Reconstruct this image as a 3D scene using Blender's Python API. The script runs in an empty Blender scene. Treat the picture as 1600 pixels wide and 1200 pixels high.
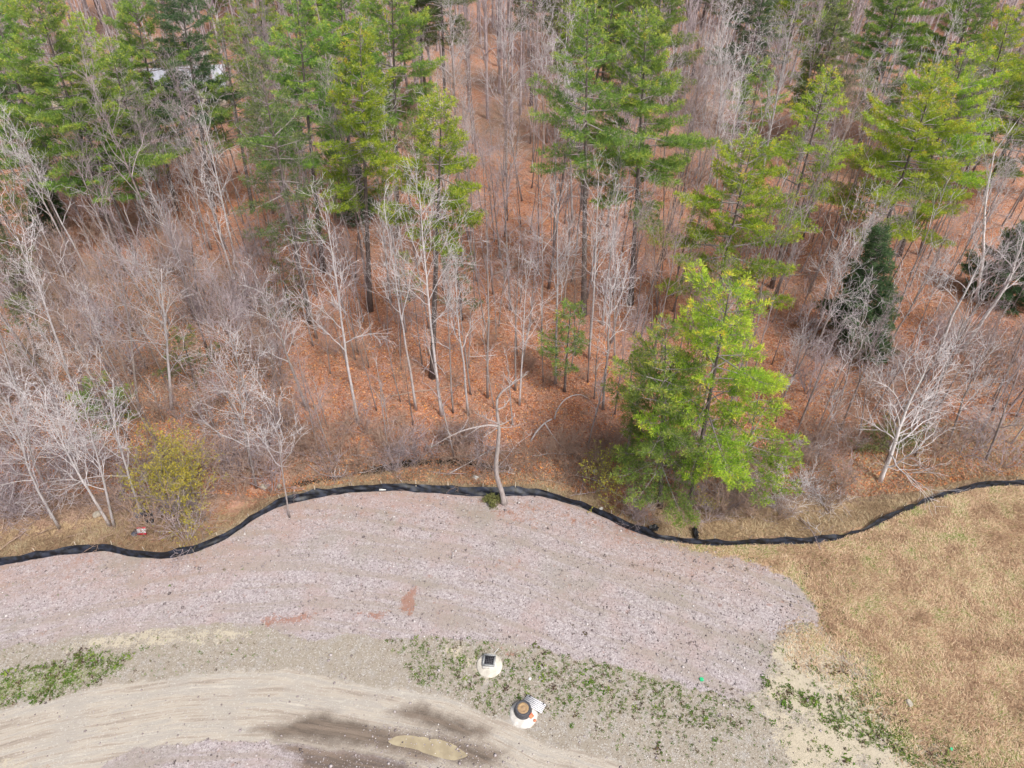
import bpy, math, random
import numpy as np
from mathutils import Vector
S = bpy.context.scene
COL = S.collection
R = math.radians

# ------------------------------------------------------------------ camera, sky, sun, exposure
CAM_H, PITCH, FPX = 40.0, R(42.1), 1130.0
cam = bpy.data.cameras.new('camera'); cam_o = bpy.data.objects.new('camera', cam); COL.objects.link(cam_o)
cam_o.location = (0, 0, CAM_H); cam_o.rotation_euler = (math.pi/2 - PITCH, 0, 0)
cam.sensor_width = 36; cam.lens = 36*FPX/1600; cam.clip_start = 0.5; cam.clip_end = 4000
S.camera = cam_o
SUN_EL, SUN_AZ = R(55), R(142)          # azimuth measured clockwise from +Y
w = bpy.data.worlds.new('World'); S.world = w; w.use_nodes = True
nt = w.node_tree; nt.nodes.clear()
sky = nt.nodes.new('ShaderNodeTexSky'); sky.sky_type = 'NISHITA'; sky.sun_disc = False
sky.sun_elevation = SUN_EL; sky.sun_rotation = SUN_AZ; sky.dust_density = 5.0; sky.air_density = 1.0; sky.ozone_density = 0.6
hs = nt.nodes.new('ShaderNodeHueSaturation'); hs.inputs['Saturation'].default_value = 0.55
bg = nt.nodes.new('ShaderNodeBackground'); bg.inputs['Strength'].default_value = 0.125
wo = nt.nodes.new('ShaderNodeOutputWorld')
nt.links.new(sky.outputs[0], hs.inputs['Color']); nt.links.new(hs.outputs[0], bg.inputs[0]); nt.links.new(bg.outputs[0], wo.inputs[0])
sun = bpy.data.lights.new('sun', 'SUN'); sun.energy = 2.7; sun.angle = R(10); sun.color = (1.0, 0.95, 0.86)
sun_o = bpy.data.objects.new('sun', sun); COL.objects.link(sun_o); sun_o.location = (0, 0, 120)
sd = Vector((math.sin(SUN_AZ)*math.cos(SUN_EL), math.cos(SUN_AZ)*math.cos(SUN_EL), math.sin(SUN_EL)))
sun_o.rotation_euler = sd.to_track_quat('Z', 'Y').to_euler()
S.view_settings.view_transform = 'Standard'; S.view_settings.look = 'None'
S.view_settings.exposure = 0.33; S.view_settings.gamma = 1.0
S.render.resolution_x = 1024; S.render.resolution_y = 768
S.cycles.max_bounces = 5; S.cycles.diffuse_bounces = 3; S.cycles.glossy_bounces = 1; S.cycles.transmission_bounces = 3
S.cycles.transparent_max_bounces = 4

# ------------------------------------------------------------------ helpers: picture point -> place in the world
CP, SP = math.cos(PITCH), math.sin(PITCH)
def ray(px, py):
    u = (px-800)/FPX; v = (600-py)/FPX
    return (u, CP + v*SP, -SP + v*CP)
def at0(px, py, z=0.0):
    d = ray(px, py); t = (z-CAM_H)/d[2]
    return (d[0]*t, d[1]*t)
def atY(px, py, Y):
    d = ray(px, py); t = Y/d[1]
    return (d[0]*t, Y, CAM_H + d[2]*t)
def proj(x, y, z):
    z = z-CAM_H; dep = y*CP - z*SP; up = y*SP + z*CP
    return 800 + FPX*x/dep, 600 - FPX*up/dep, dep

def _h(ix, iy, s):
    n = np.sin(ix*127.1 + iy*311.7 + s*74.7)*43758.5453
    return n - np.floor(n)
def vn(x, y, s=0):
    x = np.asarray(x, float); y = np.asarray(y, float)
    ix = np.floor(x); iy = np.floor(y); fx = x-ix; fy = y-iy
    fx = fx*fx*(3-2*fx); fy = fy*fy*(3-2*fy)
    return ((_h(ix, iy, s)*(1-fx)+_h(ix+1, iy, s)*fx)*(1-fy) + (_h(ix, iy+1, s)*(1-fx)+_h(ix+1, iy+1, s)*fx)*fy)
def fbm(x, y, s=0, o=3):
    a = 0; k = 0.5; n = 0
    for i in range(o):
        a = a + k*vn(np.asarray(x)*2**i, np.asarray(y)*2**i, s+i*7); n += k; k *= .5
    return a/n
def sst(a, b, x):
    t = np.clip((np.asarray(x, float)-a)/(b-a), 0, 1); return t*t*(3-2*t)

FENCE_PX = [(0,880),(50,872),(100,863),(165,857),(212,867),(255,871),(305,860),(350,842),(400,808),(440,787),(490,775),(550,767),(620,763),(690,767),(750,771),(800,770),(840,771),(875,780),(920,795),(950,809),(985,826),(1030,841),(1070,847),(1120,851),(1160,849),(1210,848),(1262,847),(1310,840),(1350,828),(1400,804),(1440,786),(1480,772),(1520,762),(1560,757),(1600,757)]
FW = [at0(*p) for p in FENCE_PX]
FW = [(FW[0][0]-14, FW[0][1]-1.5), (FW[0][0]-5, FW[0][1]-.8)] + FW + [(FW[-1][0]+5, FW[-1][1]+.3), (FW[-1][0]+14, FW[-1][1]-1)]
FX = np.array([p[0] for p in FW]); FY = np.array([p[1] for p in FW])
def yf(x): return np.interp(x, FX, FY)
def zt(x, y):
    x = np.asarray(x, float); y = np.asarray(y, float)
    d = y - yf(x)
    pad = 0.05*(fbm(x*.5, y*.5, 3)-.5) + 0.03*(fbm(x*2.2, y*2.2, 9, 2)-.5)
    s = sst(.3, 2.2, d)
    stream = np.exp(-((d-3.1+.7*np.sin(x*.35))/1.0)**2)*(.35+.65*sst(-20, -15, x)*sst(3, -1, x) + .5*np.exp(-((x-17.5)/2.5)**2))
    fl = (fbm(x*.09, y*.09, 21)-.5)*1.6*sst(4, 14, d) + (fbm(x*.5, y*.5, 5)-.5)*.35
    return pad*(1-s) + s*(-.35 + fl) - .9*stream*sst(.5, 1.6, d)
def at(px, py):
    z = 0.0
    for i in range(6):
        x, y = at0(px, py, z); z = float(zt(x, y))
    return x, y, z

# ------------------------------------------------------------------ helpers: meshes
class MB:
    def __init__(s): s.v = []; s.q = []; s.t = []; s.a = []; s.n = 0; s.poly = []
    def raw(s, v, q=None, t=None, a=0.5):
        v = np.asarray(v, float).reshape(-1, 3)
        if q is not None and len(q): s.q.append(np.asarray(q).reshape(-1, 4)+s.n)
        if t is not None and len(t): s.t.append(np.asarray(t).reshape(-1, 3)+s.n)
        s.v.append(v); s.a.append(np.full(len(v), a) if np.isscalar(a) else np.asarray(a, float)); s.n += len(v)
    def segs(s, P0, P1, R0, R1, k=3, a=0.5):
        P0 = np.asarray(P0, float).reshape(-1, 3); P1 = np.asarray(P1, float).reshape(-1, 3); n = len(P0)
        if n == 0: return
        R0 = np.broadcast_to(R0, n); R1 = np.broadcast_to(R1, n)
        d = P1-P0; d /= np.linalg.norm(d, axis=1)[:, None]+1e-9
        h = np.where(np.abs(d[:, 2:3]) > .9, np.array([[1., 0, 0]]), np.array([[0, 0, 1.]]))
        u = np.cross(d, h); u /= np.linalg.norm(u, axis=1)[:, None]; w_ = np.cross(d, u)
        an = np.arange(k)*2*math.pi/k
        ring = u[:, None, :]*np.cos(an)[None, :, None] + w_[:, None, :]*np.sin(an)[None, :, None]
        V = np.concatenate([P0[:, None]+ring*R0[:, None, None], P1[:, None]+ring*R1[:, None, None]], 1)
        i = np.arange(k); j = (i+1) % k
        q = np.stack([i, j, j+k, i+k], 1)[None]+(np.arange(n)*2*k)[:, None, None]
        A = np.repeat(np.broadcast_to(a, n), 2*k)
        s.raw(V, q=q, a=A)
    def tube(s, pts, rad, k=7, a=0.5, cap=True):
        pts = np.asarray(pts, float); n = len(pts)
        d = np.gradient(pts, axis=0); d /= np.linalg.norm(d, axis=1)[:, None]+1e-9
        h = np.array([1., 0, 0]) if abs(d[0][2]) > .7 else np.array([0, 0, 1.])
        u = np.cross(d, h); u /= np.linalg.norm(u, axis=1)[:, None]+1e-9; w_ = np.cross(d, u)
        an = np.arange(k)*2*math.pi/k
        V = pts[:, None]+(u[:, None]*np.cos(an)[None, :, None]+w_[:, None]*np.sin(an)[None, :, None])*np.asarray(rad)[:, None, None]
        i = np.arange(k); j = (i+1) % k
        q = np.concatenate([np.stack([i+r*k, j+r*k, j+(r+1)*k, i+(r+1)*k], 1) for r in range(n-1)])
        t = []
        V = V.reshape(-1, 3)
        if cap:
            V = np.concatenate([V, pts[:1], pts[-1:]]); c0 = n*k; c1 = c0+1
            t = [(jj, ii, c0) for ii, jj in zip(i, j)]+[(ii+(n-1)*k, jj+(n-1)*k, c1) for ii, jj in zip(i, j)]
        s.raw(V, q=q, t=t, a=a)
    def box(s, c, sz, rz=0, tilt=None, a=.5):
        x, y, z = [q/2 for q in sz]
        V = np.array([(i*x, j*y, k*z) for i in (-1, 1) for j in (-1, 1) for k in (-1, 1)], float)
        if tilt:
            ax, ay = tilt; c1, s1 = math.cos(ax), math.sin(ax)
            V = V @ np.array([[1, 0, 0], [0, c1, s1], [0, -s1, c1]]); c1, s1 = math.cos(ay), math.sin(ay)
            V = V @ np.array([[c1, 0, -s1], [0, 1, 0], [s1, 0, c1]])
        c1, s1 = math.cos(rz), math.sin(rz); V = V @ np.array([[c1, s1, 0], [-s1, c1, 0], [0, 0, 1]])
        s.raw(V+np.array(c), q=[(0, 1, 3, 2), (4, 6, 7, 5), (0, 4, 5, 1), (2, 3, 7, 6), (0, 2, 6, 4), (1, 5, 7, 3)], a=a)
    def lathe(s, prof, k=40, a=.5, wob=0, c=(0, 0, 0)):
        an = np.arange(k)*2*math.pi/k; n = len(prof); V = []
        for r, z in prof:
            rr = r*(1+wob*np.sin(an*5+1)+wob*.6*np.sin(an*11+2))
            V.append(np.stack([rr*np.cos(an)+c[0], rr*np.sin(an)+c[1], np.full(k, z+c[2])], 1))
        i = np.arange(k); j = (i+1) % k
        q = np.concatenate([np.stack([i+r*k, j+r*k, j+(r+1)*k, i+(r+1)*k], 1) for r in range(n-1)])
        s.raw(np.concatenate(V), q=q, a=a)
    def mesh(s, name, mat, smooth=False):
        me = bpy.data.meshes.new(name)
        V = np.concatenate(s.v); A = np.concatenate(s.a)
        Q = np.concatenate(s.q) if s.q else np.zeros((0, 4), int); T = np.concatenate(s.t) if s.t else np.zeros((0, 3), int)
        me.vertices.add(len(V)); me.vertices.foreach_set('co', V.astype(np.float32).ravel())
        me.loops.add(len(Q)*4+len(T)*3); me.loops.foreach_set('vertex_index', np.concatenate([Q.ravel(), T.ravel()]).astype(np.int32))
        me.polygons.add(len(Q)+len(T))
        ls = np.concatenate([np.arange(len(Q))*4, len(Q)*4+np.arange(len(T))*3]).astype(np.int32)
        me.polygons.foreach_set('loop_start', ls)
        if smooth: me.polygons.foreach_set('use_smooth', np.ones(len(ls), bool))
        at_ = me.attributes.new('tint', 'FLOAT', 'POINT'); at_.data.foreach_set('value', A.astype(np.float32))
        me.materials.append(mat); me.update(calc_edges=True)
        return me
    def obj(s, name, mat, parent=None, loc=None, smooth=False):
        o = bpy.data.objects.new(name, s.mesh(name, mat, smooth)); COL.objects.link(o)
        if parent: o.parent = parent
        if loc: o.location = loc
        return o
def tag(o, label=None, cat=None, group=None, kind=None):
    if label: o['label'] = label
    if cat: o['category'] = cat
    if group: o['group'] = group
    if kind: o['kind'] = kind
    return o
def thing(name, loc, label, cat, group=None, rz=0):
    o = bpy.data.objects.new(name, None); COL.objects.link(o); o.location = loc; o.rotation_euler = (0, 0, rz)
    o.empty_display_size = .2
    return tag(o, label, cat, group)
def dup(root, loc, rz, sc, label, group, cat=None, tilt=(0, 0)):
    r = root.copy(); COL.objects.link(r); r.location = loc; r.rotation_euler = (tilt[0], tilt[1], rz)
    r.scale = sc if isinstance(sc, tuple) else (sc, sc, sc)
    r['label'] = label; r['group'] = group
    if cat: r['category'] = cat
    for ch in list(root.children):
        c = ch.copy(); COL.objects.link(c); c.parent = r
        for g in list(ch.children):
            d = g.copy(); COL.objects.link(d); d.parent = c
    return r

# ------------------------------------------------------------------ helpers: materials
class NT:
    def __init__(s, name):
        s.m = bpy.data.materials.new(name); s.m.use_nodes = True; s.t = s.m.node_tree; s.t.nodes.clear()
        s.out = s.t.nodes.new('ShaderNodeOutputMaterial')
    def n(s, typ, inp=None, **kw):
        nd = s.t.nodes.new('ShaderNode'+typ)
        for k, v in kw.items(): setattr(nd, k, v)
        for k, v in (inp or {}).items(): s.set(nd.inputs[k], v)
        return nd
    def set(s, sock, v):
        if isinstance(v, bpy.types.NodeSocket): s.t.links.new(v, sock)
        elif isinstance(v, (tuple, list)) and len(v) == 3 and sock.type == 'RGBA': sock.default_value = (*v, 1)
        else: sock.default_value = v
    def math(s, op, a, b=0.0, c=0.0, clamp=False):
        nd = s.n('Math', operation=op, use_clamp=clamp); s.set(nd.inputs[0], a); s.set(nd.inputs[1], b); s.set(nd.inputs[2], c); return nd.outputs[0]
    def mix(s, f, a, b, mode='MIX'):
        nd = s.n('Mix', data_type='RGBA', blend_type=mode); s.set(nd.inputs[0], f); s.set(nd.inputs[6], a); s.set(nd.inputs[7], b); return nd.outputs[2]
    def ramp(s, f, stops, interp='LINEAR'):
        nd = s.n('ValToRGB'); cr = nd.color_ramp; cr.interpolation = interp
        while len(cr.elements) < len(stops): cr.elements.new(.5)
        for e, (p, c) in zip(cr.elements, stops): e.position = p; e.color = (*c, 1) if len(c) == 3 else c
        s.set(nd.inputs[0], f); return nd.outputs[0]
    def noise(s, vec, scale, detail=3, rough=.55):
        nd = s.n('TexNoise', {'Scale': scale, 'Detail': detail, 'Roughness': rough})
        if vec is not None: s.set(nd.inputs['Vector'], vec)
        return nd.outputs[0]
    def step(s, a, b, x):
        nd = s.n('MapRange', interpolation_type='SMOOTHSTEP'); s.set(nd.inputs[0], x); s.set(nd.inputs[1], a); s.set(nd.inputs[2], b); return nd.outputs[0]
    def attr(s, name): return s.n('Attribute', attribute_name=name)
    def fin(s, col, rough=.8, bump=None, bstr=.4, bdist=.02, spec=.3, trans=None, metal=0):
        p = s.n('BsdfPrincipled', {'Base Color': col, 'Roughness': rough, 'Specular IOR Level': spec, 'Metallic': metal})
        if bump is not None:
            b = s.n('Bump', {'Height': bump, 'Strength': bstr, 'Distance': bdist}); s.t.links.new(b.outputs[0], p.inputs['Normal'])
        o = p.outputs[0]
        if trans:
            tr = s.n('BsdfTranslucent', {'Color': col}); mx = s.n('MixShader', {0: trans}); s.t.links.new(o, mx.inputs[1]); s.t.links.new(tr.outputs[0], mx.inputs[2]); o = mx.outputs[0]
        s.t.links.new(o, s.out.inputs[0]); return s.m

def plain(name, col, var=.25, scale=6, rough=.7, spec=.3, metal=0, bs=.3, col2=None):
    m = NT(name); tc = m.n('TexCoord').outputs['Object']; f = m.noise(tc, scale, 4, .65)
    c2 = col2 or tuple(c*(1-var) for c in col)
    c = m.mix(m.step(.35, .65, f), c2, col)
    return m.fin(c, rough, f, bs, .01, spec, metal=metal)

def bark(name, c1, c2, scale=(14, 14, 3), bands=None, rnd=.35):
    m = NT(name); tc = m.n('TexCoord').outputs['Object']
    mp = m.n('Mapping', {'Vector': tc, 'Scale': scale}).outputs[0]
    f = m.noise(mp, 1.0, 4, .65)
    c = m.mix(m.step(.35, .65, f), c1, c2)
    if bands:
        mp2 = m.n('Mapping', {'Vector': tc, 'Scale': (2, 2, 9)}).outputs[0]
        c = m.mix(m.step(.62, .7, m.noise(mp2, 1.0, 3)), c, bands)
    lich = m.step(.55, .7, m.noise(tc, 1.1, 3)); c = m.mix(m.math('MULTIPLY', lich, .35), c, (.33, .34, .27))
    r = m.n('ObjectInfo').outputs['Random']
    k = m.math('MULTIPLY_ADD', r, rnd, 1-rnd/2)
    hsv = m.n('HueSaturation', {'Color': c, 'Value': k}).outputs[0]
    return m.fin(hsv, .85, f, .5, .02, .15)

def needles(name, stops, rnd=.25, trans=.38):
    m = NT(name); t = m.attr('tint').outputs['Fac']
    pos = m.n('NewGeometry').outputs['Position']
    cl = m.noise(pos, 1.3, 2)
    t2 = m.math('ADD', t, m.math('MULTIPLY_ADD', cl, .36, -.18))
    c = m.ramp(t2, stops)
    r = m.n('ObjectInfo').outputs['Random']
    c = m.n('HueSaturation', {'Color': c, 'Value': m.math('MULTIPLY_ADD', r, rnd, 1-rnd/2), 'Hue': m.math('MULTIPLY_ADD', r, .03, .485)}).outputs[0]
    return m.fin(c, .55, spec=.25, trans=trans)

MAT = {}
MAT['pale'] = bark('bark_pale', (.56, .53, .54), (.40, .37, .385), bands=(.16, .13, .13))
MAT['white_bark'] = bark('bark_white', (.80, .77, .77), (.62, .59, .60), bands=(.14, .11, .11))
MAT['grey'] = bark('bark_grey', (.36, .32, .315), (.24, .205, .20))
MAT['brown'] = bark('bark_brown', (.29, .24, .235), (.18, .145, .14))
MAT['dark'] = bark('bark_dark', (.20, .165, .155), (.11, .09, .086))
MAT['twig'] = bark('twig_grey_pink', (.46, .39, .415), (.31, .255, .275), rnd=.5)
MAT['twigpale'] = bark('twig_pale', (.68, .64, .66), (.50, .465, .485), rnd=.4)
MAT['twigbrown'] = bark('twig_brown', (.44, .31, .25), (.31, .215, .175), rnd=.5)
MAT['twigolive'] = bark('twig_olive', (.44, .40, .20), (.32, .28, .15), rnd=.3)
MAT['log'] = bark('dead_wood', (.42, .31, .25), (.27, .19, .155))
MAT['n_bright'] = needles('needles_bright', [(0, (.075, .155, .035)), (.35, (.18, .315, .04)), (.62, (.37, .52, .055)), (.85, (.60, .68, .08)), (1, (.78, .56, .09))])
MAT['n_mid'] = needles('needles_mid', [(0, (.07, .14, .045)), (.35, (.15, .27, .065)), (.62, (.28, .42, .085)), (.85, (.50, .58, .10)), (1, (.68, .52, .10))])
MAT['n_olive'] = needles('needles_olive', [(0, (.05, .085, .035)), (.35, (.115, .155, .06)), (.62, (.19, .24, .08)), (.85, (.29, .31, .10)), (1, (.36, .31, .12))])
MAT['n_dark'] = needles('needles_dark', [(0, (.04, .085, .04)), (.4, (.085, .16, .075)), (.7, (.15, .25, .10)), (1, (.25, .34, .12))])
MAT['yleaf'] = needles('spring_leaves', [(0, (.34, .34, .07)), (.5, (.58, .56, .09)), (1, (.75, .64, .10))], trans=.45)
MAT['oleaf'] = needles('dull_leaves', [(0, (.12, .14, .06)), (.5, (.20, .22, .08)), (1, (.30, .30, .12))], trans=.3)

# ------------------------------------------------------------------ the ground: one sheet of many small faces, sorted into its surfaces
def poly_sd(px, py, P):          # signed distance, inside positive
    P = np.asarray(P, float); n = len(P); ins = np.zeros(px.shape, bool); dm = np.full(px.shape, 1e9)
    for i in range(n):
        a = P[i]; b = P[(i+1) % n]; ab = b-a
        t = np.clip(((px-a[0])*ab[0]+(py-a[1])*ab[1])/(ab@ab+1e-9), 0, 1)
        dm = np.minimum(dm, (px-a[0]-t*ab[0])**2+(py-a[1]-t*ab[1])**2)
        c = ((a[1] > py) != (b[1] > py)) & (px < (b[0]-a[0])*(py-a[1])/((b[1]-a[1]) if b[1] != a[1] else 1e-9)+a[0])
        ins ^= c
    dm = np.sqrt(dm); return np.where(ins, dm, -dm)
def W(pts): return [at0(*p) for p in pts]
ROAD_TOP = [(-300,1190),(0,1112),(80,1090),(150,1076),(300,1052),(450,1048),(560,1064),(700,1090),(790,1128),(850,1158),(950,1185),(1030,1215),(1200,1300)]
GRAVEL_PX = [(-300,1090),(-100,1040),(0,1018),(60,1003),(130,992),(220,986),(330,974),(420,978),(480,1002),(545,988),(600,998),(700,998),(760,1003),(830,1010),(900,1028),(1000,1048),(1080,1073),(1150,1092),(1185,1075),(1205,1035),(1212,985),(1250,968),(1292,985),(1278,945),(1243,907),(1200,880),(1130,862),(1060,852)]
GRAVEL = W(GRAVEL_PX)+[(x, y) for x, y in zip(FX[::-1], FY[::-1]) if x < at0(1060, 848)[0]]
GRAV2 = W([(130,1230),(170,1185),(230,1166),(330,1158),(450,1160),(540,1176),(620,1190),(690,1215),(700,1500),(100,1500)])
FIELD = W([(1200,880),(1130,862),(1060,850)])+[(x, y) for x, y in zip(FX, FY) if x > at0(1065, 848)[0]]+[(900, float(FY[-1])), (900, -50), at0(1800, 1700), at0(1560,1215), at0(1450,1130), at0(1385,1060), at0(1335,1010), at0(1290,985), at0(1278,945), at0(1243,907)]
SANDS = [W([(1215,990),(1300,985),(1330,1050),(1420,1120),(1500,1210),(1430,1260),(1300,1170),(1230,1120),(1185,1085),(1200,1030)]),
         W([(150,990),(240,978),(330,976),(420,990),(350,1002),(250,1012),(170,1026),(90,1020)]), W([(0,1190),(20,1180),(50,1200),(30,1240),(0,1240)]),
         W([(1090,1040),(1120,1050),(1100,1075)]), W([(1180,1095),(1300,1130),(1420,1240),(1300,1260),(1230,1190)]), W([(1010,1040),(980,1035),(990,1048)]), W([(690,1000),(730,1010),(760,1060),(700,1035)])]
GREENS = [(W([(-40,1070),(30,1040),(110,1030),(200,1035),(150,1070),(60,1095),(-40,1110)]), .85), (W([(95,1030),(150,1010),(210,1020),(180,1040),(120,1048)]), .8),
          (W([(1180,1055),(1290,1090),(1400,1060),(1420,1130),(1560,1190),(1600,1260),(1500,1240),(1330,1150),(1230,1110)]), .65), (W([(1090,852),(1330,850),(1350,900),(1340,985),(1400,1050),(1300,1000),(1240,915),(1170,872)]), .6),
          (W([(1440,1120),(1700,1100),(1700,1300),(1500,1260)]), .45), (W([(600,995),(800,1000),(1000,1050),(1180,1100),(1150,1150),(900,1110),(780,1120),(640,1060)]), .22)]
WETS = [(W([(385,1140),(440,1126),(488,1108),(540,1120),(620,1138),(720,1152),(800,1172),(770,1200),(700,1196),(640,1185),(560,1172),(470,1160),(420,1152)]), .8),
        (W([(604,1113),(650,1097),(700,1114),(772,1137),(762,1157),(700,1152),(640,1128)]), .8), (W([(425,1156),(560,1170),(640,1186),(700,1240),(480,1240),(455,1190)]), .72), (W([(700,1170),(800,1165),(830,1185),(760,1230),(680,1215)]), .4), (W([(0,1150),(150,1135),(250,1145),(120,1160),(0,1170)]), .2)]
REDS = [(W([(930,735),(1010,770),(1030,835),(985,835),(940,800)]), .9), (W([(820,770),(900,790),(1000,838),(1100,858),(1000,870),(900,830),(820,800)]), .42), (W([(630,925),(650,920),(638,965),(626,950)]), 1.0),
        (W([(560,955),(610,950),(605,970),(570,972)]), .8), (W([(400,960),(500,950),(500,975),(400,985)]), .6), (W([(740,770),(830,780),(860,840),(760,810)]), .45), (W([(390,840),(450,800),(560,780),(640,800),(500,850)]), .35),
        (W([(700,855),(830,870),(830,905),(720,890)]), .38), (W([(745,1000),(830,1015),(810,1030),(760,1020)]), .6), (W([(50,1190),(110,1195),(90,1230),(60,1230)]), .6)]
YSTEP = 0.15
xs = np.concatenate([[-1800, -700, -330, -200, -140, -110, -90, -75, -62, -52, -45], np.arange(-40, 40.01, YSTEP), [45, 52, 62, 75, 90, 110, 140, 200, 330, 700, 1800]])
ys = np.concatenate([[-600, -150, -50, -15, 0, 6], np.arange(9, 39, YSTEP), np.arange(39, 60, .35), np.arange(60, 120, 1.0), np.arange(120, 200, 3.0), [210, 240, 300, 450, 800, 1800]])
GX, GY = np.meshgrid(xs, ys); GZ = zt(GX, GY)
wx = GX+.5*(fbm(GX*.8, GY*.8, 31)-.5)+.25*(vn(GX*3, GY*3, 33)-.5); wy = GY+.5*(fbm(GX*.8, GY*.8, 35)-.5)+.25*(vn(GX*3, GY*3, 37)-.5)
dfence = wy-yf(wx)
def soft(sd, w): return np.clip(.5+sd/w, 0, 1)
near = (GY < 60)
sdG = np.maximum(poly_sd(wx, wy, GRAVEL), poly_sd(wx, wy, GRAV2)); mG = soft(sdG, .9)*(dfence < .35)
ROADP = W(ROAD_TOP)+[at0(1400,2200), at0(-900,2200)]
sdR = poly_sd(wx, wy, ROADP); mR = soft(sdR, 1.2)*(1-soft(poly_sd(wx, wy, GRAV2), .8))
sdF = poly_sd(wx, wy, FIELD); sdF2 = poly_sd(GX+3*(fbm(GX*.3, GY*.3, 61)-.5)+1.5*(fbm(GX*1.3, GY*1.3, 62)-.5), GY+3*(fbm(GX*.3, GY*.3, 63)-.5), FIELD); mF = soft(sdF2+.8, 4.5)*sst(-1.0, .2, poly_sd(wx, wy, FIELD)+3*sst(.5, 2.0, -np.maximum(sdG, -9)))
verge = soft(np.minimum(dfence, 3.0+1.5*fbm(GX*.3, GY*.3, 50)+3*sst(10, 16, GX)-dfence), .8)*(.32+.43*sst(6, 13, GX)+.2*sst(-16, -20, GX))
mForest = sst(.1, .6, dfence)
mS = np.zeros_like(GX)
for P in SANDS: mS = np.maximum(mS, .72*soft(poly_sd(wx, wy, P), 1.6)*(.45+1.0*fbm(GX*.7, GY*.7, 64)))
sandL = np.exp(-((dfence-.6)/.5)**2)*sst(-22, -20, GX)*sst(-10, -14, GX)*.9; mS = np.maximum(mS, sandL)
mGr = np.zeros_like(GX)
for P, k in GREENS: mGr = np.maximum(mGr, k*soft(poly_sd(wx, wy, P), 1.2))
mGr = np.maximum(mGr, verge*.35*mForest)
mW = np.zeros_like(GX)
for P, k in WETS: mW = np.maximum(mW, k*soft(poly_sd(wx, wy, P), 1.3))
mRd = np.zeros_like(GX)
for P, k in REDS: mRd = np.maximum(mRd, k*soft(poly_sd(wx, wy, P), 1.0))
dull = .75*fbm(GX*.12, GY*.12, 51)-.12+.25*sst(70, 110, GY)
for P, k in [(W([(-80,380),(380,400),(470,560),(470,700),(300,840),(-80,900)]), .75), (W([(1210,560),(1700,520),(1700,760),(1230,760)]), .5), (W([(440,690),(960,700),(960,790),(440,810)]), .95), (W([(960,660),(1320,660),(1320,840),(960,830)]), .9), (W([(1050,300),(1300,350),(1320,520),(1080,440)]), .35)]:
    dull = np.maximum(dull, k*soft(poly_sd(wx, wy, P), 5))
yard = [at0(x, y) for x, y in [(100,150),(170,140),(230,170),(200,190),(120,185)]]
mS = np.maximum(mS, soft(poly_sd(GX, GY, yard), 4))
# faces -> surfaces
cx = (GX[:-1, :-1]+GX[1:, 1:])/2; cy = (GY[:-1, :-1]+GY[1:, 1:])/2
def fc(a): return (a[:-1, :-1]+a[1:, :-1]+a[:-1, 1:]+a[1:, 1:])/4
zone = np.where(fc(dfence) > 0.0, 0, 4); zone = np.where((zone == 4) & (fc(sdF) > 0), 3, zone)
zone = np.where((zone == 4) & (fc(sdR) > 0), 2, zone); zone = np.where((zone != 0) & (fc(sdG) > 0), 1, zone)
ny, nx = GX.shape
idx = np.arange(ny*nx).reshape(ny, nx)
FQ = np.stack([idx[:-1, :-1], idx[:-1, 1:], idx[1:, 1:], idx[1:, :-1]], -1).reshape(-1, 4); zone = zone.reshape(-1)
VV = np.stack([GX, GY, GZ], -1).reshape(-1, 3)
AA = np.stack([mG, mR, mF, mS], -1).reshape(-1, 4); BB = np.stack([mGr, mW, mRd, verge*mForest], -1).reshape(-1, 4)
sdR0 = poly_sd(GX, GY, ROADP)
CC = np.stack([mForest, np.clip(sdR0, -20, 20), np.clip(dfence, -20, 20), np.clip(dull, 0, 1)], -1).reshape(-1, 4)

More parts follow.
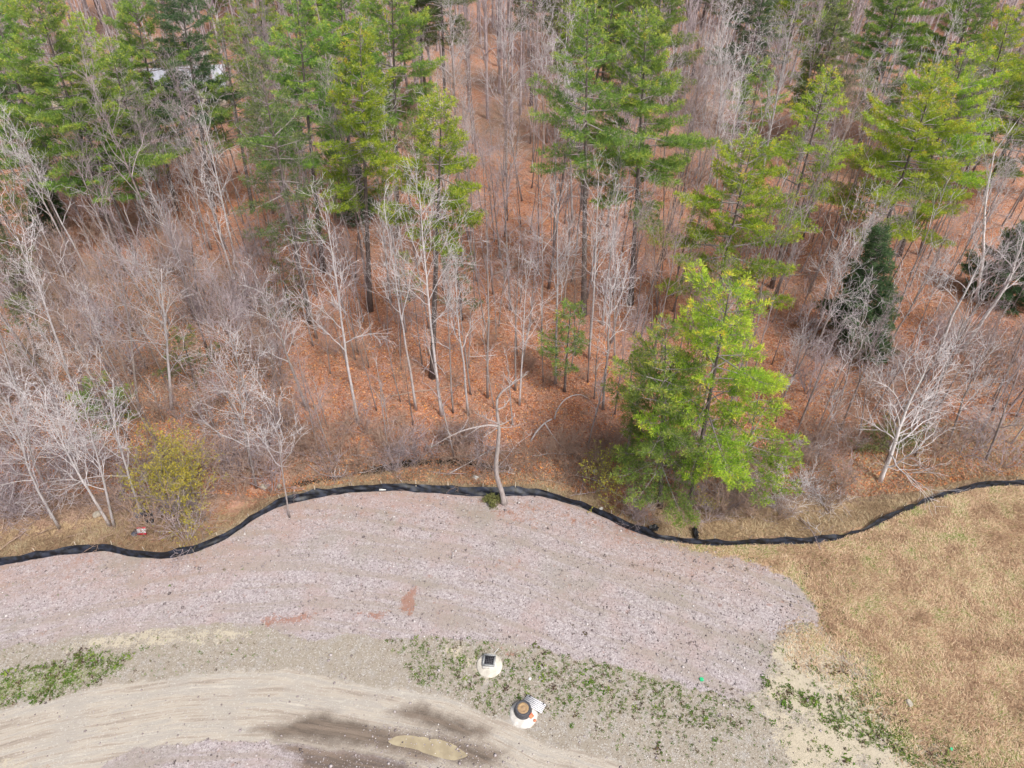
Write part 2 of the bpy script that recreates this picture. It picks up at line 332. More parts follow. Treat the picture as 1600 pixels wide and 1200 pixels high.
def ground_material():
    m = NT('ground_cover')
    P = m.n('NewGeometry').outputs['Position']
    A = m.attr('mask_a'); B = m.attr('mask_b'); C = m.attr('mask_c')
    a = m.n('SeparateColor', {0: A.outputs['Color']}); b = m.n('SeparateColor', {0: B.outputs['Color']}); c = m.n('SeparateColor', {0: C.outputs['Color']})
    g, r, f, s = a.outputs[0], a.outputs[1], a.outputs[2], A.outputs['Alpha']
    gr, we, rd, ve = b.outputs[0], b.outputs[1], b.outputs[2], B.outputs['Alpha']
    fo, rdist = c.outputs[0], c.outputs[1]
    n_lo = m.noise(P, .35, 3); n_md = m.noise(P, 1.6, 4, .65); n_hi = m.noise(P, 9, 4, .7); n_vh = m.noise(P, 28, 3, .7)
    def edge(mask, amt=.5, lo=.4, hi=.6): return m.step(lo, hi, m.math('ADD', mask, m.math('MULTIPLY', m.math('SUBTRACT', m.math('MULTIPLY_ADD', n_hi, .5, m.math('MULTIPLY', n_md, .5)), .5), amt*2)))
    vor = m.n('TexVoronoi', {'Vector': P, 'Scale': 11.0, 'Randomness': 1.0}); vc = m.n('SeparateColor', {0: vor.outputs['Color']}).outputs[0]
    vor2 = m.n('TexVoronoi', {'Vector': P, 'Scale': 17.0}); vc2s = m.n('SeparateColor', {0: vor2.outputs['Color']}); vc2 = vc2s.outputs[0]
    # soil (weedy strip)
    soil = m.mix(n_hi, (.23, .20, .165), (.38, .34, .29))
    soil = m.mix(m.step(.45, .7, n_md), soil, (.33, .305, .285))
    soil = m.mix(m.math('MULTIPLY', m.step(.8, .95, vc2), .6), soil, (.50, .48, .46))
    soil = m.mix(m.math('MULTIPLY', m.step(.14, .05, vc2), .6), soil, (.17, .13, .10))
    soil = m.mix(m.math('MULTIPLY', m.step(.52, .66, n_hi), .4), soil, (.19, .14, .105))
    # road
    comb = m.n('CombineXYZ'); px = m.n('SeparateXYZ', {0: P}).outputs[0]
    m.set(comb.inputs[0], m.math('MULTIPLY', px, .09)); m.set(comb.inputs[1], m.math('MULTIPLY', rdist, 1.35))
    trk = m.noise(comb.outputs[0], 1.5, 5, .7)
    road = m.ramp(trk, [(.3, (.21, .175, .15)), (.42, (.33, .285, .245)), (.5, (.43, .385, .335)), (.57, (.35, .325, .30)), (.66, (.50, .455, .40))])
    road = m.mix(m.step(.5, .75, n_lo), road, (.36, .33, .30))
    road = m.mix(m.math('MULTIPLY', m.step(.9, .97, vc2), .5), road, (.52, .49, .46))
    base = m.mix(edge(r, .35), soil, road)
    # sand
    sand = m.mix(n_md, (.38, .33, .25), (.52, .465, .37)); base = m.mix(m.math('MULTIPLY', edge(s, 1.5, .42, .62), .9), base, sand)
    # gravel
    gv = m.ramp(vc, [(0, (.13, .105, .11)), (.25, (.285, .245, .26)), (.6, (.385, .34, .36)), (.85, (.47, .425, .445)), (1, (.60, .56, .58))])
    gv = m.mix(.5, gv, m.ramp(n_vh, [(.34, (.13, .105, .11)), (.5, (.365, .32, .33)), (.66, (.60, .55, .565))]))
    gv = m.mix(m.math('MULTIPLY', m.step(.45, .66, n_lo), .45), gv, (.37, .27, .25))
    gv = m.mix(m.math('MULTIPLY', m.step(.47, .6, m.noise(comb.outputs[0], .9, 4, .65)), .65), gv, (.30, .255, .225))
    gv = m.mix(m.math('MULTIPLY', m.math('MULTIPLY', m.step(-5.5, .2, c.outputs[2]), m.step(.35, .65, m.math('MULTIPLY_ADD', n_hi, .5, m.math('MULTIPLY', n_md, .5)))), .7), gv, (.33, .205, .16))
    gv = m.mix(m.math('MULTIPLY', m.step(.5, .68, m.noise(P, .22, 4, .6)), .55), gv, (.27, .245, .21))
    gv = m.mix(m.math('MULTIPLY', m.step(.60, .74, n_md), .6), gv, (.27, .14, .105))
    base = m.mix(edge(g, .35), base, gv)
    # red-brown leaf or clay stains
    base = m.mix(m.math('MULTIPLY', edge(rd, .9, .45, .6), .75), base, m.mix(n_hi, (.20, .085, .06), (.36, .19, .13)))
    # field
    mp = m.n('Mapping', {'Vector': P, 'Scale': (5, 2.2, 5), 'Rotation': (0, 0, .7)}).outputs[0]; st = m.noise(mp, 1.6, 5, .72)
    fd = m.ramp(st, [(.3, (.17, .12, .07)), (.42, (.31, .225, .14)), (.54, (.41, .305, .195)), (.68, (.52, .41, .28))])
    fd = m.mix(m.math('MULTIPLY', m.step(.45, .65, n_lo), .45), fd, (.50, .31, .21))
    fd = m.mix(m.math('MULTIPLY', m.step(.48, .64, n_md), .55), fd, (.25, .27, .10))
    base = m.mix(edge(f, .6), base, fd)
    # forest floor
    lf = m.ramp(vc, [(0, (.14, .07, .045)), (.2, (.34, .13, .07)), (.45, (.44, .175, .09)), (.7, (.49, .25, .165)), (.9, (.56, .38, .29)), (1, (.66, .28, .07))])
    lf = m.mix(.45, lf, m.ramp(n_hi, [(.34, (.10, .055, .04)), (.5, (.37, .18, .12)), (.66, (.60, .38, .30))]))
    lf = m.mix(m.math('MULTIPLY', m.step(.45, .62, n_lo), .4), lf, (.42, .28, .235))
    lf = m.mix(m.math('MULTIPLY', m.step(.52, .68, n_md), .45), lf, (.15, .115, .07))
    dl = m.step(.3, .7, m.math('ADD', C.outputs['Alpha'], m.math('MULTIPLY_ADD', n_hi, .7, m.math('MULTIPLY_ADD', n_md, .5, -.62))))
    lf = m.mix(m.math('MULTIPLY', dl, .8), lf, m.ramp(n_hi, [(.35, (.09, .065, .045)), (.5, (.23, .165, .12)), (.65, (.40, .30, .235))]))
    vg = m.ramp(st, [(.3, (.15, .10, .06)), (.48, (.33, .235, .14)), (.6, (.44, .33, .21)), (.75, (.56, .45, .31))])
    lf = m.mix(edge(ve, .7), lf, vg)
    lf = m.mix(m.math('MULTIPLY', edge(rd, .5), .8), lf, (.44, .19, .11))
    lf = m.mix(edge(s, .8), lf, sand)
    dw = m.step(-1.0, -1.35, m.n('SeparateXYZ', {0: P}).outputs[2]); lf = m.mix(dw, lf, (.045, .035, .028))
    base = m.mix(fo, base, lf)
    # green growth
    gm = m.math('MULTIPLY', m.step(.56, .68, m.math('ADD', m.math('MULTIPLY', gr, .22), m.math('MULTIPLY_ADD', n_hi, .6, m.math('MULTIPLY', n_md, .25)))), m.math('MULTIPLY_ADD', gr, .9, 0.0, clamp=True))
    base = m.mix(gm, base, m.mix(n_vh, (.10, .15, .03), (.24, .29, .07)))
    # wet earth
    wm = m.step(.22, .72, m.math('ADD', we, m.math('MULTIPLY_ADD', trk, .9, m.math('MULTIPLY_ADD', n_hi, .35, -.62))))
    base = m.mix(m.math('MULTIPLY', wm, .85), base, m.mix(m.step(.4, .6, trk), (.065, .047, .037), (.17, .125, .095)))
    h = m.math('ADD', m.math('MULTIPLY', vor2.outputs['Distance'], .6), m.math('MULTIPLY_ADD', n_hi, .8, m.math('MULTIPLY', n_vh, .3)))
    rg = m.math('MULTIPLY_ADD', wm, -.5, .9)
    return m.fin(base, rg, h, .55, .05, .25)
GM = ground_material()
def surface(name, z):
    q = FQ[zone == z]; used = np.unique(q); rm = np.zeros(len(VV), int); rm[used] = np.arange(len(used))
    mb = MB(); mb.raw(VV[used], q=rm[q]); me = mb.mesh(name, GM, True)
    for nm, arr in (('mask_a', AA), ('mask_b', BB), ('mask_c', CC)):
        at_ = me.attributes.new(nm, 'FLOAT_COLOR', 'POINT'); at_.data.foreach_set('color', arr[used].astype(np.float32).ravel())
    o = bpy.data.objects.new(name, me); COL.objects.link(o); o['kind'] = 'structure'; return o
surface('forest_floor', 0); surface('gravel', 1); surface('dirt_road', 2); surface('field', 3); surface('soil', 4)

rng = np.random.default_rng(11); random.seed(5)
def zone_at(x, y, P):
    x = np.asarray(x, float); y = np.asarray(y, float)
    return poly_sd(x+.5*(fbm(x*.8, y*.8, 31)-.5)+.25*(vn(x*3, y*3, 33)-.5), y+.5*(fbm(x*.8, y*.8, 35)-.5)+.25*(vn(x*3, y*3, 37)-.5), P)

# water lying low in the ditch and in the wheel rut
mw = NT('dark_water'); MAT['dw'] = mw.fin((.02, .018, .014), .08, mw.noise(None, 6), .05, .01, .5)
mb = MB(); xw = np.arange(-21, 5, .4); yc = yf(xw)+3.1-.7*np.sin(xw*.35)
mb.raw(np.concatenate([np.stack([xw, yc-.8, np.full_like(xw, -1.17)], 1), np.stack([xw, yc+.8, np.full_like(xw, -1.17)], 1)]), q=[(i, i+1, i+1+len(xw), i+len(xw)) for i in range(len(xw)-1)])
tag(mb.obj('stream', MAT['dw']), kind='structure')
mw = NT('muddy_water'); pn = mw.noise(mw.n('NewGeometry').outputs['Position'], 1.2, 3)
MAT['mw'] = mw.fin(mw.mix(mw.step(.35, .65, pn), (.30, .25, .17), (.40, .34, .235)), .1, None, spec=.5)
def blob_sheet(pts, z, mat, name):
    w_ = np.array(W(pts)); n = 90; t = np.linspace(0, len(w_), n, endpoint=False); k = len(w_)
    i = t.astype(int); f = (t-i)[:, None]; p0, p1, p2, p3 = w_[(i-1) % k], w_[i], w_[(i+1) % k], w_[(i+2) % k]
    q = .5*((2*p1)+(-p0+p2)*f+(2*p0-5*p1+4*p2-p3)*f**2+(-p0+3*p1-3*p2+p3)*f**3)
    q += .08*(np.stack([vn(q[:, 0]*3, q[:, 1]*3, 1), vn(q[:, 0]*3, q[:, 1]*3, 2)], 1)-.5)
    c = q.mean(0); z0 = float(np.max(zt(q[:, 0], q[:, 1])))+.004
    mb = MB(); mb.raw(np.concatenate([np.column_stack([q, np.full(n, z0)]), [[c[0], c[1], z0]]]), t=[(a, (a+1) % n, n) for a in range(n)]); return mb.obj(name, mat)
tag(blob_sheet([(607,1158),(625,1150),(660,1152),(700,1160),(722,1172),(729,1182),(705,1188),(675,1180),(645,1170),(618,1164)], 0, MAT['mw'], 'puddle'), kind='structure')

# ------------------------------------------------------------------ silt fence
mfb = NT('black_geotextile'); fpos = mfb.n('NewGeometry').outputs['Position']; fn = mfb.noise(fpos, 3.0, 4, .6)
MAT['fabric'] = mfb.fin(mfb.mix(mfb.step(.4, .65, fn), (.006, .0065, .009), (.022, .028, .048)), .5, mfb.noise(fpos, 14, 3), .3, .01, .4)
MAT['stake'] = plain('stake_wood', (.62, .54, .44), .3, 8)
def build_fence():
    dd = np.concatenate([[0], np.cumsum(np.hypot(np.diff(FX), np.diff(FY)))]); L = dd[-1]; sx = np.arange(0, L, .1)
    bx = np.interp(sx, dd, FX); by = np.interp(sx, dd, FY); n = len(sx)
    k = 9; ker = np.ones(k)/k; by = np.convolve(np.pad(by, k//2, mode='edge'), ker, 'valid'); bx = np.convolve(np.pad(bx, k//2, mode='edge'), ker, 'valid')
    mid = int(n/2)
    root = thing('silt_fence', (float(bx[mid]), float(by[mid]), 0), 'long winding black silt fence along the edge of the woods', 'fence')
    o0 = np.array([bx[mid], by[mid], 0])
    pr = np.random.default_rng(19); kn = np.arange(0, L+5, 2.35); pl_ = pr.normal(0, .13, len(kn)); ph_ = pr.normal(0, .07, len(kn)); ph = (sx/2.35) % 1.0; sag = np.sin(ph*math.pi)*(.6+.8*np.interp(sx, kn, pr.random(len(kn))))
    mb = MB(); rows = 10; V = []
    lean = .04+.35*(fbm(sx*.25, sx*0, 3)-.5)*2*.6
    lean += .45*np.exp(-((bx+3)/5)**2); lean = lean+np.interp(sx, kn, pl_)
    H = .57-.13*sag+np.interp(sx, kn, ph_)+.12*(vn(sx*.8, 0*sx, 5)-.5)
    for r in range(rows):
        t = r/(rows-1)
        fold = .12*(fbm(sx*1.1+t*2.2, t*2.5+sx*.2, 8, 3)-.5)*2*(0.35+.65*math.sin(t*math.pi))+.06*np.sin(sx*4+t*5)*(vn(sx*.5, 0*sx, 12))
        bulge = -.10*sag*math.sin(t*math.pi)
        yy = by-.25*lean+(lean*t*.6)+fold+bulge-(.10*(1-t)**3)
        V.append(np.stack([bx+.04*(vn(sx*2, t*3+0*sx, 4)-.5), yy, zt(bx, by)+H*t*(1-.15*np.abs(lean))+.01], 1)-o0)
    V = np.concatenate(V); q = [(r*n+i, r*n+i+1, (r+1)*n+i+1, (r+1)*n+i) for r in range(rows-1) for i in range(n-1)]
    mb.raw(V, q=q); fb = mb.obj('fabric', MAT['fabric'], root, smooth=True)
    mb = MB()   # loose skirt lying on the gravel
    fl = .03+.10*fbm(sx*1.3, 0*sx, 17)
    A = np.stack([bx, by-.25*lean-.1, zt(bx, by)+.04], 1)-o0; B = np.stack([bx, by-.25*lean-.1-fl, zt(bx, by-fl)+.012+.03*vn(sx*4, sx*0, 3)], 1)-o0
    mb.raw(np.concatenate([A, B]), q=[(i, i+1, n+i+1, n+i) for i in range(n-1)]); mb.obj('skirt', MAT['fabric'], root, smooth=True)
    ii = [int(j) for j in np.arange(2.35, L-2, 2.35)/.1 if j < n]
    for i in ii:
        mb = MB(); x, y = bx[i]-o0[0], by[i]-o0[1]-.25*lean[i]+.06; lx = random.uniform(-.09, .09)
        mb.segs([(x, y+.03, -.1)], [(x+lx, y+lean[i]*.6+.05, H[i]+.22)], .036, .032, 4); mb.obj('stake', MAT['stake'], root)
build_fence()

# ------------------------------------------------------------------ trees
def V3(*a): return np.array(a, float)
def unit(v): return v/(math.sqrt(v[0]*v[0]+v[1]*v[1]+v[2]*v[2])+1e-9)
class Bare:
    """bare tree: a tapering trunk, limbs that fork three times"""
    def __init__(s, seed): s.r = random.Random(seed); s.big = []; s.s = []
    def limb(s, p, d, L, r, lev, maxlev, trop, dens, store):
        rr = s.r; n = max(2, min(7, int(L/.45))); st = L/n; r_end = max(.0075, r*.25)
        pts = [p]; wig = .16+.05*lev
        for i in range(n):
            d = (d[0]+rr.gauss(0, wig), d[1]+rr.gauss(0, wig), d[2]+rr.gauss(0, wig*.7)+trop)
            l = math.sqrt(d[0]**2+d[1]**2+d[2]**2); d = (d[0]/l, d[1]/l, d[2]/l)
            q = (p[0]+d[0]*st, p[1]+d[1]*st, p[2]+d[2]*st)
            ra = r+(r_end-r)*i/n; rb = r+(r_end-r)*(i+1)/n
            store.append((*p, *q, ra, rb)); p = q
            if lev < maxlev and (i > 0 or n < 3):
                k = dens*(1.25 if lev == 1 else 1.0)
                c = int(k)+(rr.random() < k-int(k))
                for _ in range(c):
                    a = rr.uniform(0, 6.283); an = rr.uniform(.45, 1.0)
                    u = unit(np.cross(d, (0.3, .2, .93) if abs(d[2]) < .9 else (1, 0, 0))); w_ = np.cross(d, u)
                    e = np.array(d)*math.cos(an)+(u*math.cos(a)+w_*math.sin(a))*math.sin(an)
                    s.limb(p, tuple(e), L*rr.uniform(.32, .62)*(1-.35*i/n), max(.009, rb*.6), lev+1, maxlev, trop, dens, s.s)
        return p
    def crown(s, T, RAD, start, nl, bl, maxlev=3, dens=1.35, trop=.07, ang=(.5, 1.0)):
        rr = s.r; T = np.asarray(T, float); cum = np.concatenate([[0], np.cumsum(np.linalg.norm(np.diff(T, axis=0), axis=1))]); L = cum[-1]
        az = rr.uniform(0, 6.28)
        for i in range(nl):
            t = start+(1-start)*((i+rr.random())/nl)**.9; t = min(t, .985); h = t*L
            p = tuple(np.interp(h, cum, T[:, j]) for j in range(3)); r = float(np.interp(h, cum, RAD))
            az += 2.4+rr.uniform(-.5, .5); an = rr.uniform(*ang)*(1-.35*t)
            d = (math.cos(az)*math.sin(an), math.sin(az)*math.sin(an), math.cos(an))
            s.limb(p, d, bl*L*rr.uniform(.6, 1.15)*(1.15-.65*(t-start)/(1-start+1e-6)), max(.02, r*.55), 1, maxlev, trop, dens, s.s)
    def seg_mb(s, tint=.5):
        a = np.array(s.s); mb = MB()
        if len(a): mb.segs(a[:, :3], a[:, 3:6], a[:, 6], a[:, 7], 3)
        return mb
def trunk_line(H, seed, lean=(0, 0), wob=.12, n=12):
    r = np.random.default_rng(seed); t = np.linspace(0, 1, n)
    x = lean[0]*t*H+wob*np.cumsum(r.normal(0, .35, n))*t; y = lean[1]*t*H+wob*np.cumsum(r.normal(0, .35, n))*t
    return np.stack([x-x[0], y-y[0], t*H], 1)
def trunk_mesh(T, r0, r1=.015, k=7, flare=1.35, pw=.9):
    n = len(T); t = np.linspace(0, 1, n); rad = r0*(1-t)**pw+r1; rad[0] *= flare; mb = MB(); TT = np.array(T, float).copy(); TT[0, 2] -= .25
    mb.tube(TT, rad, k); return mb, rad

def make_bare(name, label, T, r0, start=.35, nl=12, bl=.3, bm='grey', tm='twig', seed=1, loc=(0, 0, 0), group=None, cat='bare tree', maxlev=3, dens=1.35, trop=.07, ang=(.5, 1.0), extra=None):
    root = thing(name, loc, label, cat, group)
    mb, rad = trunk_mesh(T, r0)
    b = Bare(seed); b.crown(T, rad, start, nl, bl, maxlev, dens, trop, ang)
    if extra:
        for E, re in extra:
            E = np.array(E, float); te = np.linspace(0, 1, len(E)); rd = re*(1-te)**.8+.008; mb.tube(E, rd, 6)
            b.crown(E, rd, .3, max(4, nl//2), bl*.9, maxlev, dens, trop, ang)
    mb.obj('trunk', MAT[bm], root, smooth=True)
    b.seg_mb().obj('crown', MAT[tm], root)
    return root

def make_pine(name, label, H, Rc, cs, seed, nm='n_mid', T=None, loc=(0, 0, 0), group=None, dens=1.0, tipb=.0, drop=.18, lobes=True, cat='pine tree', sp=.95, fine=1.0, top=.62, bark_='dark'):
    r = np.random.default_rng(seed); root = thing(name, loc, label, cat, group)
    if T is None: T = trunk_line(H, seed, (r.normal(0, .012), r.normal(0, .012)), .06)
    T = np.asarray(T, float); H = T[-1, 2]
    mb, rad = trunk_mesh(T, .0085*H+.03, .015, 8); mb.obj('trunk', MAT[bark_], root, smooth=True)
    hz = T[:, 2]; z0 = cs*H; sg = []; TP = []; TD = []; TT = []
    lob = r.uniform(0, 6.28, 3); z = z0; az = r.uniform(0, 6.28)
    while z < H-.15:
        t = (z-z0)/(H-z0)
        prof = min(1.0, .62+t*2.2)*(1-t)**top*(1+.28*math.sin(z*1.7+lob[0])*(1 if lobes else 0))
        nb = 5 if t < .85 else 4; az += r.uniform(.3, 1.1)
        for b in range(nb):
            if r.random() < drop*(1-t*.7): continue
            a = az+b*6.283/nb+r.normal(0, .22)
            L = Rc*1.32*prof*r.uniform(.55, 1.2)*(1+.18*math.sin(a*2+lob[1])+.12*math.sin(a*3+z*.8+lob[2]))+.22
            el = (-.08+.75*t**1.4)+r.normal(0, .06)
            c = np.array([np.interp(z, hz, T[:, 0]), np.interp(z, hz, T[:, 1]), z+r.uniform(-.08, .08)])
            n = max(3, int(L/.5)); hd = np.array([math.cos(a), math.sin(a), 0]); pts = [c]
            for i in range(n):
                s_ = (i+1)/n; e = el-.12*math.sin(s_*3.1)+.38*s_**3; d = hd*math.cos(e)+np.array([0, 0, math.sin(e)]); pts.append(pts[-1]+d*L/n)
            pts = np.array(pts); rb = .012+.011*L
            for i in range(n): sg.append((*pts[i], *pts[i+1], rb*(1-i/n)+.006, rb*(1-(i+1)/n)+.006))
            sd = np.array([-hd[1], hd[0], 0]); m = max(2, int(L*.72/.21*dens))
            for j in range(m):
                s_ = .28+.72*(j+r.random()*.8)/m if L > 1 else .1+.9*(j+.5)/m; s_ = min(s_, 1)
                p = np.array([np.interp(s_*n, np.arange(n+1), pts[:, q]) for q in range(3)])
                sl = (.28+.42*L*(1-s_)**.7*min(1, s_*1.6))*r.uniform(.6, 1.15); sl = min(sl, 1.3)
                for side in (-1, 1):
                    if r.random() < .12: continue
                    e = hd*.75+sd*side*r.uniform(.5, 1.0)+np.array([0, 0, r.uniform(.02, .22)]); e /= np.linalg.norm(e)
                    q_ = p+e*sl
                    sg.append((*p, *q_, .010, .006))
                    k = max(2, int(sl/.14*dens))
                    for u in range(k):
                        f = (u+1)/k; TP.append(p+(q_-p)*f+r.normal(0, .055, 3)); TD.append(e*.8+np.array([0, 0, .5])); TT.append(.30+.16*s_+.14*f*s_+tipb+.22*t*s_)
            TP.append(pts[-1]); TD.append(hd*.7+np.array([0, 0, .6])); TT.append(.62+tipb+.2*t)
        z += sp*(1-.3*t)*r.uniform(.8, 1.25)
    for i in range(int(10*cs/.5)):   # dead stubs under the crown
        zz = r.uniform(.35*z0, z0+.5); a = r.uniform(0, 6.28); L = r.uniform(.5, 1.9); c = np.array([np.interp(zz, hz, T[:, 0]), np.interp(zz, hz, T[:, 1]), zz])
        sg.append((*c, *(c+np.array([math.cos(a)*L, math.sin(a)*L, L*r.uniform(-.25, .2)])), .022, .008))
    sg = np.array(sg); bm = MB(); bm.segs(sg[:, :3], sg[:, 3:6], sg[:, 6], sg[:, 7], 4); bm.obj('branches', MAT['grey'], root)
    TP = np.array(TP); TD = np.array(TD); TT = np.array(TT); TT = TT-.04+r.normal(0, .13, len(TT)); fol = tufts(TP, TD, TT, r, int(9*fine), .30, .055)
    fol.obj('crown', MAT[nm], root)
    return root
def tufts(TP, TD, TT, r, n, ln, wd, spread=.75):
    N = len(TP); P = np.repeat(TP, n, 0); D = np.repeat(TD, n, 0)+r.normal(0, spread, (N*n, 3)); D /= np.linalg.norm(D, axis=1)[:, None]
    Ls = ln*r.uniform(.65, 1.25, N*n)[:, None]; sd = np.cross(D, r.normal(0, 1, (N*n, 3))); sd /= np.linalg.norm(sd, axis=1)[:, None]+1e-9
    a = P+D*Ls*.08-sd*wd*.35; b = P+D*Ls*.7+sd*wd*.6; c = P+D*Ls
    V = np.stack([a, b, c], 1).reshape(-1, 3); mb = MB(); mb.raw(V, t=np.arange(N*n*3).reshape(-1, 3), a=np.repeat(np.repeat(TT, n), 3)); return mb

def lean_line(bpx, tpx, seed, n=12, wob=.06, mids=()):
    """trunk through picture points, standing in one upright plane, plus a little sideways wander"""
    x, y, z = at(*bpx); P = [(x, y, z)]
    for m_ in list(mids)+[tpx]: P.append(atY(m_[0], m_[1], y))
    P = np.array(P)-np.array([x, y, z]); cum = np.concatenate([[0], np.cumsum(np.linalg.norm(np.diff(P, axis=0), axis=1))]); t = np.linspace(0, cum[-1], n)
    T = np.stack([np.interp(t, cum, P[:, j]) for j in range(3)], 1); r = np.random.default_rng(seed); w_ = np.linspace(0, 1, n)
    T[:, 0] += wob*np.cumsum(r.normal(0, .3, n))*np.sin(w_*3.14); T[:, 1] += wob*np.cumsum(r.normal(0, .6, n))*w_
    return T, (x, y, z)

TAKEN = []
PG = 'evergreen pines standing in the woods'
PINES = [  # base px, top px, crown radius, crown start, material, tip bias, density, label
 ((1078,792),(1142,432),3.6,.34,'n_bright',.13,1.0,'broad bright yellow-green pine, tallest at the right edge of the clearing behind the black fence'),
 ((1032,792),(1040,505),2.9,.22,'n_mid',.02,1.0,'duller green pine close left of the brightest pine behind the fence'),
 ((1150,795),(1188,600),2.3,.3,'n_bright',.04,.9,'low leafy pine close right of the brightest pine behind the fence'),
 ((1106,525),(1180,208),4.1,.28,'n_bright',.05,1.0,'wide bright green pine directly above and behind the brightest pine'),
 ((1205,450),(1297,112),3.5,.38,'n_bright',.1,.85,'open yellow-tipped pine with gaps between its branches, right of centre'),
 ((1352,450),(1463,108),4.3,.3,'n_bright',.13,1.0,'large yellow-topped pine nearest the tall white birch on the right'),
 ((1405,400),(1512,75),4.2,.35,'n_bright',.12,1.0,'yellowish pine half hidden behind the large yellow-topped pine'),
 ((912,492),(918,8),3.0,.56,'n_mid',.04,.9,'tall narrow pine with a long bare grey trunk near the top centre'),
 ((985,475),(1010,12),3.9,.42,'n_mid',.05,1.05,'tall full pine just right of the narrow pine near the top centre'),
 ((675,590),(690,152),2.9,.58,'n_bright',.0,1.05,'rich green pine with a ragged lower limb standing alone left of centre'),
 ((578,486),(562,38),3.3,.46,'n_bright',.03,.95,'tall lime-green pine left of the lone rich green pine'),
 ((622,372),(612,-45),3.6,.4,'n_mid',.08,1.0,'tall pine behind the lime-green pine, its right limbs sticking out'),
 ((505,425),(463,-8),3.4,.45,'n_mid',.04,1.0,'dark-centred tall pine left of the lime-green pine'),
 ((486,505),(402,88),3.1,.4,'n_olive',.0,.75,'thin olive pine with greyish needles, see-through crown'),
 ((185,395),(48,-30),4.6,.3,'n_mid',.06,1.05,'massive pine filling the top left corner'),
 ((212,400),(122,168),3.2,.42,'n_mid',.06,1.0,'shorter rounded pine in front of the massive corner pine'),
 ((275,330),(205,-20),4.0,.35,'n_mid',.0,1.0,'pine between the massive corner pine and the dark pine by the house'),
 ((332,322),(275,-50),4.2,.38,'n_dark',.02,.9,'very dark open-limbed pine in front of the pale roof'),
 ((440,255),(395,-70),4.0,.3,'n_mid',.08,1.0,'pine at the top edge right of the pale roof'),
 ((1340,235),(1420,-60),5.0,.25,'n_mid',.0,1.05,'broad deep green pine at the top edge, right of centre'),
 ((1460,235),(1530,-50),4.6,.25,'n_mid',-.02,1.0,'deep green pine at the top edge above the yellow-topped pines'),
 ((1150,300),(1190,92),2.8,.3,'n_mid',.08,1.0,'small pine with yellow edges between bare trees right of centre'),
 ((1500,310),(1580,15),4.2,.3,'n_bright',.1,.9,'orange-tipped pine near the top right corner'),
 ((1540,300),(1650,60),4.2,.2,'n_mid',-.05,1.0,'dark green pine cut by the right edge near the corner'),
 ((1000,260),(1040,-60),4.2,.3,'n_mid',.0,1.0,'shaded pine at the top edge behind the tall full pine'),
 ((905,240),(975,-50),3.8,.3,'n_mid',-.05,1.0,'dim pine at the top edge between the two tall centre pines'),
 ((95,340),(-20,-20),4.2,.3,'n_mid',.0,1.0,'pine cut by the left edge beside the massive corner pine'),
 ((80,390),(0,165),2.6,.4,'n_mid',.0,.9,'lower pine at the left edge under the massive corner pine'),
 ((250,360),(168,62),3.6,.35,'n_mid',.03,.95,'green pine in the second row between the massive corner pine and the house'),
 ((395,330),(345,30),3.0,.4,'n_mid',.0,.85,'slim pine just right of the pale roof'),
 ((550,330),(530,-60),3.8,.35,'n_mid',.0,1.0,'shaded pine at the top edge behind the lime-green pine'),
 ((1250,250),(1320,-20),3.4,.3,'n_olive',.0,.9,'olive pine at the top edge right of the whitish tall tree'),
 ((30,430),(-40,240),2.6,.35,'n_olive',.0,.8,'olive pine cut by the left edge below the corner pines'),
 ((882,612),(893,475),1.5,.25,'n_mid',-.06,.9,'young thin pine among bare saplings in the centre of the woods'),
 ((60,480),(10,385),2.0,.2,'n_olive',-.05,.8,'small olive pine at the left edge above the birches'),
 ((175,655),(150,590),2.2,.05,'n_mid',-.04,1.0,'low bushy evergreen behind the forked white birch on the left'),
 ((60,560),(30,470),1.8,.1,'n_olive',-.02,.8,'small olive evergreen in the thicket above the leftmost birches'),
 ((305,600),(285,515),1.9,.1,'n_olive',-.02,.7,'small olive evergreen beside the gnarled whitish tree'),
 ((455,500),(440,400),1.7,.2,'n_olive',.0,.7,'small olive evergreen at the foot of the thin olive pine'),
 ((640,470),(628,400),1.3,.2,'n_mid',.0,.7,'little green evergreen between bare trunks below the lone rich green pine'),
 ((722,500),(712,385),1.3,.2,'n_dark',.0,.8,'small dark evergreen among pale bare trees left of centre'),
]
for i, (b, t, rc, cs, nm, tb, dn, lab) in enumerate(PINES):
    T, loc = lean_line(b, t, 100+i, wob=.05); TAKEN.append((loc[0], loc[1], 1.6))
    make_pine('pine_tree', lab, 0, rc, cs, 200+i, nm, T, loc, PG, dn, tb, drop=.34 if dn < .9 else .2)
for i, (b, t, rc, lab) in enumerate([((1338,548),(1378,352),2.6,'dark shaggy spruce behind pale bare limbs on the right'), ((1560,470),(1612,345),2.6,'dark spruce cut by the right edge of the photo'), ((75,365),(60,255),1.8,'small dark evergreen under the left edge pines'),((560,350),(545,240),1.6,'dark small evergreen under the tall lime-green pine')]):
    T, loc = lean_line(b, t, 140+i, wob=.03); TAKEN.append((loc[0], loc[1], 1.8))
    make_pine('spruce_tree', lab, 0, rc, .08, 260+i, 'n_dark', T, loc, 'dark spruces in the woods', 1.15, -.08, .08, False, 'spruce tree', .38, 1, .9)

